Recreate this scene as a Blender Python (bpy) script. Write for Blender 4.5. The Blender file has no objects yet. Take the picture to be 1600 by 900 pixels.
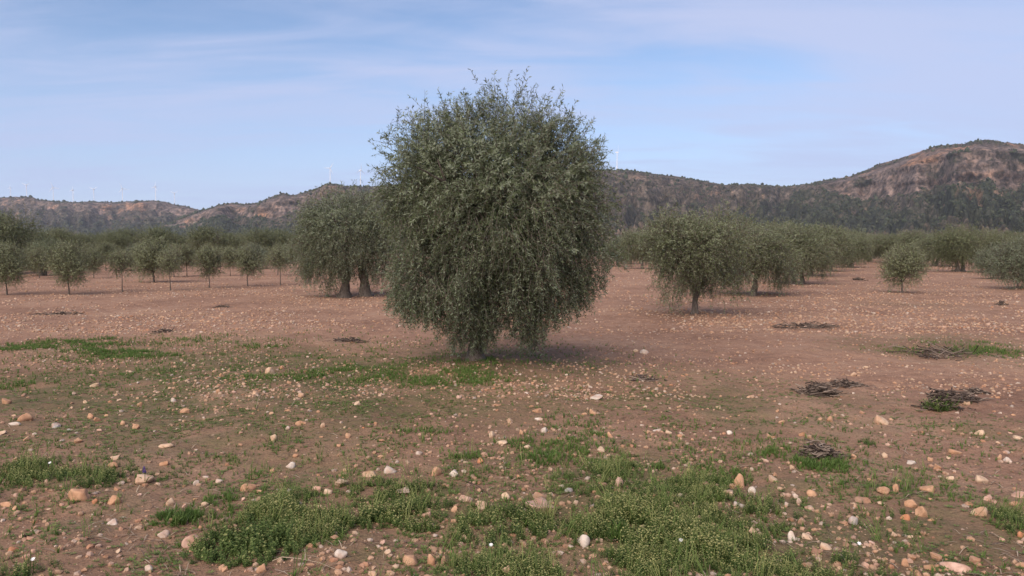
import bpy, math
import numpy as np
from mathutils import Vector, Matrix

C = bpy.context.scene
R = np.random.RandomState
rng = R(7)
PI = math.pi
F = 1150.0            # focal length in the photograph's pixels (1600 wide)
YH = 382.0            # eye level in the photograph
CAMH = 1.7

# ------------------------------------------------------------------ camera
PITCH = math.atan((450 - YH) / F)
cam_d = bpy.data.cameras.new('camera')
cam = bpy.data.objects.new('camera', cam_d)
C.collection.objects.link(cam)
cam_d.sensor_width = 36
cam_d.lens = 36 * F / 1600
cam_d.clip_start = 0.05
cam_d.clip_end = 30000
cam.location = (0, 0, CAMH)
cam.rotation_euler = (PI / 2 - PITCH, 0, 0)
C.camera = cam

# ------------------------------------------------------------------ sky, sun, exposure
SUN_EL, SUN_AZ = math.radians(38), math.radians(-150)     # azimuth clockwise from +Y
EXPOSURE = 1.2
w = bpy.data.worlds.new('World')
C.world = w
w.use_nodes = True
wn, wl = w.node_tree.nodes, w.node_tree.links
wn.clear()


def N(nodes, typ, **kw):
    n = nodes.new(typ)
    for k, v in kw.items():
        if k in n.inputs:
            n.inputs[k].default_value = v
        else:
            setattr(n, k, v)
    return n


def ramp(nodes, stops, interp='LINEAR'):
    n = nodes.new('ShaderNodeValToRGB')
    n.color_ramp.interpolation = interp
    e = n.color_ramp.elements
    while len(e) < len(stops):
        e.new(0.5)
    for i, (p, c) in enumerate(stops):
        e[i].position = p
        e[i].color = (*c, 1) if len(c) == 3 else c
    return n


def mathn(nodes, links, op, a, b=None, clamp=False):
    n = nodes.new('ShaderNodeMath')
    n.operation = op
    n.use_clamp = clamp
    for i, v in enumerate((a, b)):
        if v is None:
            continue
        if isinstance(v, (int, float)):
            n.inputs[i].default_value = v
        else:
            links.new(v, n.inputs[i])
    return n.outputs[0]


def mixc(nodes, links, fac, a, b, mode='MIX'):
    n = nodes.new('ShaderNodeMix')
    n.data_type = 'RGBA'
    n.blend_type = mode
    for sock, v in ((n.inputs[0], fac), (n.inputs[6], a), (n.inputs[7], b)):
        if isinstance(v, (int, float)):
            sock.default_value = v
        elif isinstance(v, tuple):
            sock.default_value = (*v, 1)
        else:
            links.new(v, sock)
    return n.outputs[2]


sky = N(wn, 'ShaderNodeTexSky', sky_type='NISHITA', sun_disc=False)
sky.sun_elevation = SUN_EL
sky.sun_rotation = SUN_AZ
sky.altitude = 600
sky.air_density = 1.0
sky.dust_density = 0.4
sky.ozone_density = 2.0
tc = N(wn, 'ShaderNodeTexCoord')
sep = N(wn, 'ShaderNodeSeparateXYZ')
wl.new(tc.outputs['Generated'], sep.inputs[0])
zc = mathn(wn, wl, 'MAXIMUM', sep.outputs[2], 0.0)
den = mathn(wn, wl, 'ADD', zc, 0.12)
px_ = mathn(wn, wl, 'DIVIDE', sep.outputs[0], den)
py_ = mathn(wn, wl, 'DIVIDE', sep.outputs[1], den)
cmb = N(wn, 'ShaderNodeCombineXYZ')
wl.new(px_, cmb.inputs[0])
wl.new(py_, cmb.inputs[1])
mp1 = N(wn, 'ShaderNodeMapping')
mp1.inputs['Rotation'].default_value = (0, 0, math.radians(-14))
mp1.inputs['Location'].default_value = (1.3, 0.4, 0)
mp1.inputs['Scale'].default_value = (0.30, 0.62, 1)
wl.new(cmb.outputs[0], mp1.inputs[0])
n1 = N(wn, 'ShaderNodeTexNoise', Scale=1.25, Detail=5.0, Roughness=0.5, Distortion=0.5)
wl.new(mp1.outputs[0], n1.inputs['Vector'])
mp2 = N(wn, 'ShaderNodeMapping')
mp2.inputs['Rotation'].default_value = (0, 0, math.radians(-20))
mp2.inputs['Scale'].default_value = (0.5, 1.7, 1)
wl.new(cmb.outputs[0], mp2.inputs[0])
n2 = N(wn, 'ShaderNodeTexNoise', Scale=2.0, Detail=6.0, Roughness=0.55, Distortion=0.8)
wl.new(mp2.outputs[0], n2.inputs['Vector'])
nsum = mathn(wn, wl, 'ADD', mathn(wn, wl, 'MULTIPLY', n1.outputs[0], 0.58), mathn(wn, wl, 'MULTIPLY', n2.outputs[0], 0.42))
# thicker veil towards the right (east) of the view
nsum = mathn(wn, wl, 'ADD', nsum, mathn(wn, wl, 'MULTIPLY', sep.outputs[0], 0.13))
cr = ramp(wn, [(0.36, (0, 0, 0)), (0.62, (1, 1, 1))], 'EASE')
wl.new(nsum, cr.inputs[0])
cfac = mathn(wn, wl, 'MULTIPLY', cr.outputs[0], 0.80)
skyt = mixc(wn, wl, 1.0, sky.outputs[0], (0.62, 0.63, 0.67), 'MULTIPLY')
skyc = mixc(wn, wl, cfac, skyt, (2.6, 2.85, 3.95))
# low bank of lavender haze cloud along the horizon
hb = ramp(wn, [(0.0, (1, 1, 1)), (0.30, (0, 0, 0))], 'EASE')
wl.new(zc, hb.inputs[0])
hfac = mathn(wn, wl, 'MULTIPLY', hb.outputs[0], 0.75)
skyc = mixc(wn, wl, hfac, skyc, (2.05, 2.55, 3.95))
bg = N(wn, 'ShaderNodeBackground', Strength=0.10)
wl.new(skyc, bg.inputs[0])
wo = N(wn, 'ShaderNodeOutputWorld')
wl.new(bg.outputs[0], wo.inputs[0])

sd = bpy.data.lights.new('sun', 'SUN')
sd.energy = 2.3
sd.angle = math.radians(75)
sd.color = (1.0, 0.83, 0.68)
sun = bpy.data.objects.new('sun', sd)
C.collection.objects.link(sun)
sdir = Vector((math.sin(SUN_AZ) * math.cos(SUN_EL), math.cos(SUN_AZ) * math.cos(SUN_EL), math.sin(SUN_EL)))
sun.rotation_euler = sdir.to_track_quat('Z', 'Y').to_euler()

vs = C.view_settings
C.display_settings.display_device = 'sRGB'
vs.view_transform = 'Standard'
vs.look = 'None'
vs.gamma = 1
vs.use_curve_mapping = False
vs.exposure = EXPOSURE
cy = C.cycles
cy.use_denoising = True
cy.denoiser = 'OPENIMAGEDENOISE'
cy.denoising_input_passes = 'RGB_ALBEDO_NORMAL'
cy.denoising_prefilter = 'ACCURATE'
cy.use_adaptive_sampling = False
cy.max_bounces = 5
cy.diffuse_bounces = 3
cy.glossy_bounces = 1
cy.transmission_bounces = 3
cy.transparent_max_bounces = 4
cy.volume_bounces = 0
cy.caustics_reflective = False
cy.caustics_refractive = False
C.render.film_transparent = False

# ------------------------------------------------------------------ helpers


def hash3(ix, iy, iz):
    h = (ix.astype(np.int64) * 374761393 + iy.astype(np.int64) * 668265263 + iz.astype(np.int64) * 2147483647) & 0xFFFFFFFF
    h = ((h ^ (h >> 13)) * 1274126177) & 0xFFFFFFFF
    h = ((h ^ (h >> 16)) * 2246822519) & 0xFFFFFFFF
    return ((h ^ (h >> 15)) & 0xFFFFFF) / float(0xFFFFFF)


def vnoise(x, y, z=0.0, seed=0):
    x = np.asarray(x, float); y = np.asarray(y, float)
    z = np.broadcast_to(np.asarray(z, float), x.shape)
    fx, fy, fz = np.floor(x), np.floor(y), np.floor(z)
    u, v, s = x - fx, y - fy, z - fz
    u, v, s = [t * t * t * (t * (t * 6 - 15) + 10) for t in (u, v, s)]
    fx = fx + seed * 131
    out = 0
    for dx in (0, 1):
        for dy in (0, 1):
            for dz in (0, 1):
                wt = (u if dx else 1 - u) * (v if dy else 1 - v) * (s if dz else 1 - s)
                out = out + wt * hash3(fx + dx, fy + dy, fz + dz)
    return out


def fbm(x, y, z=0.0, oct=4, seed=0, gain=0.5):
    a, s, t = 1.0, 0.0, 0.0
    x = np.asarray(x, float); y = np.asarray(y, float); z = np.asarray(z, float)
    for i in range(oct):
        s = s + a * vnoise(x, y, z, seed + i * 17)
        t += a
        a *= gain
        x, y, z = x * 2.03 + 5.1, y * 2.03 + 1.7, z * 2.03
    return s / t


def sstep(a, b, x):
    t = np.clip((np.asarray(x, float) - a) / (b - a), 0, 1)
    return t * t * (3 - 2 * t)


def mesh_np(name, V, Fc, mats=(), smooth=False, attrs=None, mi=None):
    V = np.ascontiguousarray(V, np.float32)
    Fc = np.ascontiguousarray(Fc, np.int32)
    n, k = Fc.shape
    me = bpy.data.meshes.new(name)
    me.vertices.add(len(V))
    me.vertices.foreach_set('co', V.ravel())
    me.loops.add(n * k)
    me.loops.foreach_set('vertex_index', Fc.ravel())
    me.polygons.add(n)
    me.polygons.foreach_set('loop_start', np.arange(0, n * k, k, dtype=np.int32))
    me.polygons.foreach_set('use_smooth', np.full(n, smooth, bool))
    for m in mats:
        me.materials.append(m)
    if mi is not None:
        me.polygons.foreach_set('material_index', np.ascontiguousarray(mi, np.int32))
    for an, av in (attrs or {}).items():
        av = np.asarray(av, np.float32)
        if av.ndim == 1:
            a = me.attributes.new(an, 'FLOAT', 'POINT')
            a.data.foreach_set('value', av)
        else:
            a = me.attributes.new(an, 'FLOAT_COLOR', 'POINT')
            if av.shape[1] == 3:
                av = np.concatenate([av, np.ones((len(av), 1), np.float32)], 1)
            a.data.foreach_set('color', np.ascontiguousarray(av).ravel())
    me.update(calc_edges=True)
    return me


def link(name, data, parent=None, loc=(0, 0, 0)):
    o = bpy.data.objects.new(name, data)
    C.collection.objects.link(o)
    o.location = loc
    if parent is not None:
        o.parent = parent
    return o


def tag(o, label=None, cat=None, group=None, kind=None):
    if label: o['label'] = label
    if cat: o['category'] = cat
    if group: o['group'] = group
    if kind: o['kind'] = kind
    return o


def copy_thing(root):
    r = root.copy()
    C.collection.objects.link(r)
    for ch in list(root.children):
        c = ch.copy()
        C.collection.objects.link(c)
        c.parent = r
        for g in list(ch.children):
            d = g.copy()
            C.collection.objects.link(d)
            d.parent = c
    return r


cp, sp = math.cos(PITCH), math.sin(PITCH)


def ray(px, py):
    a = (np.asarray(px, float) - 800) / F
    b = (450 - np.asarray(py, float)) / F
    return a, cp + b * sp, -sp + b * cp


def gp(px, py):
    dx, dy, dz = ray(px, py)
    t = -CAMH / dz
    return float(dx * t), float(dy * t)


def at_depth(px, py, D):
    dx, dy, dz = ray(px, py)
    t = D / dy
    return dx * t, D + 0 * dx, CAMH + dz * t


def to_px(x, y, z=0.0):
    X = x
    zz = z - CAMH
    fwd = y * cp - zz * sp
    up = y * sp + zz * cp
    return 800 + F * X / fwd, 450 - F * up / fwd


def tubes(paths, radii, sides=5, cap=True):
    """paths: list of (n,3) arrays; radii: list of (n,) -> V, F quads"""
    Vs, Fs, off = [], [], 0
    ang = np.linspace(0, 2 * PI, sides, endpoint=False)
    for P, r in zip(paths, radii):
        P = np.asarray(P, float); r = np.asarray(r, float)
        n = len(P)
        T = np.gradient(P, axis=0)
        T /= np.linalg.norm(T, axis=1)[:, None] + 1e-9
        ref = np.array([1.0, 0, 0]) if abs(T[:, 0]).mean() < 0.8 else np.array([0, 1.0, 0])
        A = np.cross(T, ref); A /= np.linalg.norm(A, axis=1)[:, None] + 1e-9
        B = np.cross(T, A)
        ring = P[:, None, :] + r[:, None, None] * (np.cos(ang)[None, :, None] * A[:, None, :] + np.sin(ang)[None, :, None] * B[:, None, :])
        V = ring.reshape(-1, 3)
        i = np.arange(n - 1)[:, None] * sides
        j = np.arange(sides)[None, :]
        j2 = (j + 1) % sides
        Q = np.stack([i + j, i + j2, i + sides + j2, i + sides + j], -1).reshape(-1, 4)
        Vs.append(V); Fs.append(Q + off); off += len(V)
    return np.concatenate(Vs), np.concatenate(Fs)


def scatter(T, pos, rz, sc, tilt=None, r=rng, sz=None):
    """merge copies of a template (V,F) at positions; returns V, F, index of instance per vertex"""
    Vt, Ft = T
    n, m = len(pos), len(Vt)
    c, s = np.cos(rz)[:, None], np.sin(rz)[:, None]
    x, y, z = Vt[:, 0][None], Vt[:, 1][None], Vt[:, 2][None]
    S = sc[:, None]
    Z = z * (S if sz is None else sz[:, None])
    X0, Y0 = (x * c - y * s) * S, (x * s + y * c) * S
    if tilt is not None:
        tx, ty = tilt[:, 0][:, None], tilt[:, 1][:, None]
        X0, Y0, Z = X0 + Z * tx, Y0 + Z * ty, Z - X0 * tx - Y0 * ty
    V = np.stack([X0 + pos[:, 0][:, None], Y0 + pos[:, 1][:, None], Z + pos[:, 2][:, None]], -1).reshape(-1, 3)
    Fc = (Ft[None] + (np.arange(n) * m)[:, None, None]).reshape(-1, Ft.shape[1])
    return V, Fc, np.repeat(np.arange(n), m)


def merge(parts):
    Vs, Fs, off = [], [], 0
    for V, Fc in parts:
        Vs.append(V); Fs.append(Fc + off); off += len(V)
    return np.concatenate(Vs), np.concatenate(Fs)


def ico(sub):
    import bmesh
    bm = bmesh.new()
    bmesh.ops.create_icosphere(bm, subdivisions=sub, radius=1)
    V = np.array([v.co[:] for v in bm.verts])
    Fc = np.array([[v.index for v in f.verts] for f in bm.faces])
    bm.free()
    return V, Fc


# ------------------------------------------------------------------ materials


def newmat(name):
    m = bpy.data.materials.new(name)
    m.use_nodes = True
    n, l = m.node_tree.nodes, m.node_tree.links
    n.clear()
    out = n.new('ShaderNodeOutputMaterial')
    return m, n, l, out


def attr(n, name):
    a = n.new('ShaderNodeAttribute')
    a.attribute_name = name
    return a


def leaf_mat(name, dark, light, under, trans=0.25):
    m, n, l, out = newmat(name)
    a = attr(n, 'tint')
    col = ramp(n, [(0.0, dark), (0.6, light), (1.0, tuple(min(1, c * 1.35) for c in light))])
    l.new(a.outputs['Fac'], col.inputs[0])
    geo = n.new('ShaderNodeNewGeometry')
    c2 = mixc(n, l, mathn(n, l, 'MULTIPLY', geo.outputs['Backfacing'], 0.85), col.outputs[0], under)
    d = n.new('ShaderNodeBsdfPrincipled')
    d.inputs['Roughness'].default_value = 0.5
    d.inputs['Specular IOR Level'].default_value = 0.35
    l.new(c2, d.inputs['Base Color'])
    t = n.new('ShaderNodeBsdfTranslucent')
    l.new(mixc(n, l, 0.5, c2, (0.10, 0.14, 0.02)), t.inputs[0])
    mx = n.new('ShaderNodeMixShader')
    mx.inputs[0].default_value = trans
    l.new(d.outputs[0], mx.inputs[1]); l.new(t.outputs[0], mx.inputs[2])
    l.new(mx.outputs[0], out.inputs[0])
    return m


M = {}
M['olive_leaf'] = leaf_mat('olive_leaf', (0.034, 0.054, 0.026), (0.135, 0.168, 0.088), (0.21, 0.24, 0.165), 0.22)  # leaf tones spread apart to paint in shaded hollows and silvery highlights
M['mid_leaf'] = leaf_mat('mid_leaf', (0.056, 0.080, 0.036), (0.150, 0.180, 0.084), (0.22, 0.245, 0.15), 0.24)
M['young_leaf'] = leaf_mat('young_leaf', (0.090, 0.115, 0.050), (0.200, 0.230, 0.105), (0.25, 0.27, 0.16), 0.25)
M['far_leaf'] = leaf_mat('far_leaf', (0.050, 0.070, 0.034), (0.130, 0.158, 0.074), (0.17, 0.19, 0.105), 0.2)


def bark_mat():
    m, n, l, out = newmat('olive_bark')
    tcn = n.new('ShaderNodeTexCoord')
    mp = n.new('ShaderNodeMapping'); mp.inputs['Scale'].default_value = (9, 9, 2.2)
    l.new(tcn.outputs['Object'], mp.inputs[0])
    no = N(n, 'ShaderNodeTexNoise', Scale=3.0, Detail=6.0, Roughness=0.65, Distortion=0.6)
    l.new(mp.outputs[0], no.inputs['Vector'])
    cr_ = ramp(n, [(0.3, (0.045, 0.034, 0.027)), (0.55, (0.13, 0.105, 0.085)), (0.75, (0.22, 0.19, 0.16))])
    l.new(no.outputs[0], cr_.inputs[0])
    b = N(n, 'ShaderNodeBump', Strength=0.9, Distance=0.03)
    l.new(no.outputs[0], b.inputs['Height'])
    p = N(n, 'ShaderNodeBsdfPrincipled', Roughness=0.9)
    l.new(cr_.outputs[0], p.inputs['Base Color']); l.new(b.outputs[0], p.inputs['Normal'])
    l.new(p.outputs[0], out.inputs[0])
    return m


M['bark'] = bark_mat()


def tint_mat(name, stops, rough=0.85, spec=0.2, trans=0.0, attrname='tint'):
    m, n, l, out = newmat(name)
    a = attr(n, attrname)
    cr_ = ramp(n, stops)
    l.new(a.outputs['Fac'], cr_.inputs[0])
    p = N(n, 'ShaderNodeBsdfPrincipled', Roughness=rough)
    p.inputs['Specular IOR Level'].default_value = spec
    l.new(cr_.outputs[0], p.inputs['Base Color'])
    if trans:
        t = n.new('ShaderNodeBsdfTranslucent')
        l.new(cr_.outputs[0], t.inputs[0])
        mx = n.new('ShaderNodeMixShader'); mx.inputs[0].default_value = trans
        l.new(p.outputs[0], mx.inputs[1]); l.new(t.outputs[0], mx.inputs[2])
        l.new(mx.outputs[0], out.inputs[0])
    else:
        l.new(p.outputs[0], out.inputs[0])
    return m


M['grass'] = tint_mat('grass_blade', [(0, (0.060, 0.105, 0.024)), (0.55, (0.115, 0.195, 0.042)), (0.82, (0.15, 0.20, 0.055)), (1, (0.30, 0.25, 0.12))], 0.6, 0.3, 0.3)
M['weed'] = tint_mat('weed_leaf', [(0, (0.050, 0.085, 0.024)), (0.5, (0.115, 0.170, 0.045)), (0.8, (0.18, 0.22, 0.07)), (1, (0.40, 0.38, 0.16))], 0.65, 0.25, 0.25)
M['straw'] = tint_mat('dry_straw', [(0, (0.07, 0.045, 0.035)), (0.5, (0.17, 0.12, 0.085)), (1, (0.36, 0.29, 0.21))], 0.8)
M['twig'] = tint_mat('dead_twig', [(0, (0.035, 0.026, 0.022)), (0.6, (0.10, 0.075, 0.06)), (1, (0.24, 0.19, 0.15))], 0.85)
M['scrub'] = tint_mat('hill_scrub', [(0, (0.024, 0.034, 0.022)), (0.6, (0.045, 0.058, 0.034)), (1, (0.075, 0.085, 0.05))], 0.9)
M['purple'] = tint_mat('purple_petal', [(0, (0.03, 0.02, 0.09)), (1, (0.14, 0.08, 0.30))], 0.5)
M['petal'] = tint_mat('white_petal', [(0, (0.75, 0.75, 0.72)), (1, (0.85, 0.85, 0.82))], 0.6)


def stone_mat(name, use_obj):
    m, n, l, out = newmat(name)
    if use_obj:
        oi = n.new('ShaderNodeObjectInfo')
        base = oi.outputs['Color']
    else:
        base = attr(n, 'albedo').outputs['Color']
    tcn = n.new('ShaderNodeTexCoord')
    geo = n.new('ShaderNodeNewGeometry')
    no = N(n, 'ShaderNodeTexNoise', Scale=28.0, Detail=6.0, Roughness=0.65)
    l.new(geo.outputs['Position'], no.inputs['Vector'])
    cr_ = ramp(n, [(0.25, (0.55, 0.50, 0.46)), (0.5, (0.95, 0.93, 0.9)), (0.75, (1.2, 1.2, 1.2))])
    l.new(no.outputs[0], cr_.inputs[0])
    c = mixc(n, l, 1.0, base, cr_.outputs[0], 'MULTIPLY')
    no2 = N(n, 'ShaderNodeTexNoise', Scale=11.0, Detail=3.0)
    l.new(geo.outputs['Position'], no2.inputs['Vector'])
    cr2 = ramp(n, [(0.45, (0, 0, 0)), (0.62, (1, 1, 1))])
    l.new(no2.outputs[0], cr2.inputs[0])
    c = mixc(n, l, mathn(n, l, 'MULTIPLY', cr2.outputs[0], 0.45), c, (0.36, 0.17, 0.09))
    p = N(n, 'ShaderNodeBsdfPrincipled', Roughness=0.9)
    p.inputs['Specular IOR Level'].default_value = 0.2
    l.new(c, p.inputs['Base Color'])
    b = N(n, 'ShaderNodeBump', Strength=0.5, Distance=0.01)
    l.new(no.outputs[0], b.inputs['Height']); l.new(b.outputs[0], p.inputs['Normal'])
    l.new(p.outputs[0], out.inputs[0])
    return m


M['stone'] = stone_mat('field_stone', True)
M['pebble'] = stone_mat('field_pebble', False)


def simple_mat(name, col, rough=0.7):
    m, n, l, out = newmat(name)
    no = N(n, 'ShaderNodeTexNoise', Scale=3.0, Detail=4.0)
    tcn = n.new('ShaderNodeTexCoord'); l.new(tcn.outputs['Object'], no.inputs['Vector'])
    c = mixc(n, l, no.outputs[0], tuple(x * 0.85 for x in col), tuple(min(1, x * 1.1) for x in col))
    p = N(n, 'ShaderNodeBsdfPrincipled', Roughness=rough)
    l.new(c, p.inputs['Base Color']); l.new(p.outputs[0], out.inputs[0])
    return m


M['white_paint'] = simple_mat('white_paint', (0.78, 0.78, 0.78), 0.4)
M['whitewash'] = simple_mat('whitewash', (0.72, 0.70, 0.66), 0.8)
M['roof'] = simple_mat('roof_tile', (0.30, 0.16, 0.10), 0.8)
M['door'] = simple_mat('door_wood', (0.06, 0.05, 0.045), 0.7)

# ------------------------------------------------------------------ ground cover map (world metres)


def patch(x0, y0, x1, y1, s=1.0):
    cx = (x0 + x1) / 2
    _, yn = gp(cx, y1)
    _, yf = gp(cx, y0)
    yc = (yn + yf) / 2
    xc = (cx - 800) / F * yc
    return (xc, yc, abs(x1 - x0) / 2 / F * yc, abs(yf - yn) / 2, s)


GRASS = [patch(-60, 531, 230, 552, 1.0), patch(60, 542, 330, 566, 1.0), patch(390, 573, 640, 600, .9), patch(560, 582, 860, 608, .85), patch(-60, 590, 90, 612, .5),
         patch(640, 560, 880, 582, .35), patch(1390, 536, 1640, 562, .55), patch(385, 538, 470, 550, .6), patch(790, 688, 970, 742, .7),
         patch(1215, 706, 1350, 748, .95), patch(225, 786, 325, 826, .9), patch(1010, 728, 1180, 775, .6),
         patch(560, 738, 640, 762, .45), patch(180, 520, 340, 540, .35), patch(640, 664, 780, 684, .4), patch(1480, 672, 1530, 690, .5), patch(690, 705, 760, 725, .5), patch(830, 640, 960, 700, .3)]
WEED = [patch(310, 788, 530, 872, 1.0), patch(450, 792, 740, 838, .9), patch(700, 805, 900, 872, 1.0), patch(880, 770, 1120, 880, 1.0),
        patch(1000, 810, 1240, 915, 1.0), patch(-40, 728, 200, 782, .7), patch(-40, 868, 150, 920, .8), patch(650, 868, 900, 930, .7),
        patch(1040, 745, 1250, 830, .7), patch(500, 765, 700, 790, .45), patch(870, 725, 1010, 780, .6), patch(1280, 770, 1420, 850, .35), patch(1500, 800, 1640, 850, .4),
        patch(1120, 860, 1360, 930, .8), patch(880, 850, 1100, 930, .8)]
MOSS = [patch(-200, 535, 1000, 740, 1.0), patch(800, 570, 1400, 720, .55), patch(-100, 520, 560, 600, .4), patch(-300, 680, 1900, 1100, .75), patch(1320, 640, 1700, 720, .5),
        patch(1300, 520, 1700, 575, .5), patch(500, 545, 1000, 600, .5), patch(1320, 465, 1500, 490, .25)]


def cover(P, x, y, soft=0.55):
    g = np.zeros_like(x)
    x = x + (fbm(x * 1.1, y * 1.1, 0, 4, 201, 0.6) - 0.5) * 1.5 * (0.3 + 0.07 * np.abs(y))
    y = y + (fbm(x * 1.1, y * 1.1, 0, 4, 202, 0.6) - 0.5) * 1.2 * (0.3 + 0.07 * np.abs(y))
    for (xc, yc, rx, ry, s) in P:
        d = np.sqrt(((x - xc) / rx) ** 2 + ((y - yc) / ry) ** 2)
        g = np.maximum(g, s * (1 - sstep(soft * 0.35, 1.35, d)))
    return g


MAIN = gp(743, 571)


def terrain(x, y):
    x = np.asarray(x, float); y = np.asarray(y, float)
    r = np.hypot(x, y)
    z = (fbm(x * 0.55, y * 0.55, 0, 3, 3) - 0.5) * 0.10 * sstep(0.5, 3, r)
    z = z + (fbm(x * 3.1, y * 3.1, 0, 3, 9) - 0.5) * 0.055 * (1 - sstep(25, 45, r))
    d = np.hypot(x - MAIN[0], (y - MAIN[1]))
    z = z + 0.09 * np.exp(-(d / 0.9) ** 2)
    z = z + (fbm(x * 0.004, y * 0.004, 0, 3, 21) - 0.5) * 6.0 * sstep(150, 700, r)
    return z


def tz(x, y):
    return float(terrain(np.array([x]), np.array([y]))[0])


# ------------------------------------------------------------------ ground sheet
a_d = np.linspace(-46, 46, 380)
a_c = np.concatenate([np.linspace(46, 314, 70)[1:-1]])
az = np.radians(np.concatenate([a_d, a_c]))
rr = np.concatenate([[0.02, 0.4, 0.8, 1.2, 1.6], np.geomspace(2.0, 60, 480), np.geomspace(60, 5900, 104)[1:]])
A_, R_ = np.meshgrid(az, rr)
GX, GY = R_ * np.sin(A_), R_ * np.cos(A_)
GZ = terrain(GX, GY)
na, nr = len(az), len(rr)
i = np.arange(nr - 1)[:, None]; j = np.arange(na)[None, :]
Q = np.stack([i * na + j, i * na + (j + 1) % na, (i + 1) * na + (j + 1) % na, (i + 1) * na + j], -1).reshape(-1, 4)[:, ::-1]
gxf, gyf = GX.ravel(), GY.ravel()
grass_a = cover(GRASS, gxf, gyf)
weed_a = cover(WEED, gxf, gyf)
moss_a = cover(MOSS, gxf, gyf, 0.3)
patchn = sstep(0.36, 0.62, fbm(gxf * 1.3, gyf * 1.3, 0, 5, 31, 0.6))
green = np.clip(np.maximum(np.maximum(grass_a, weed_a) * 0.75, 1.5 * moss_a * (0.35 + 0.65 * patchn)), 0, 1)
green *= (1 - 0.85 * np.exp(-(np.hypot(gxf - MAIN[0] + 0.3, (gyf - MAIN[1] + 0.35) * 1.8) / 0.55) ** 2))
far = sstep(70, 160, np.hypot(gxf, gyf))


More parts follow.
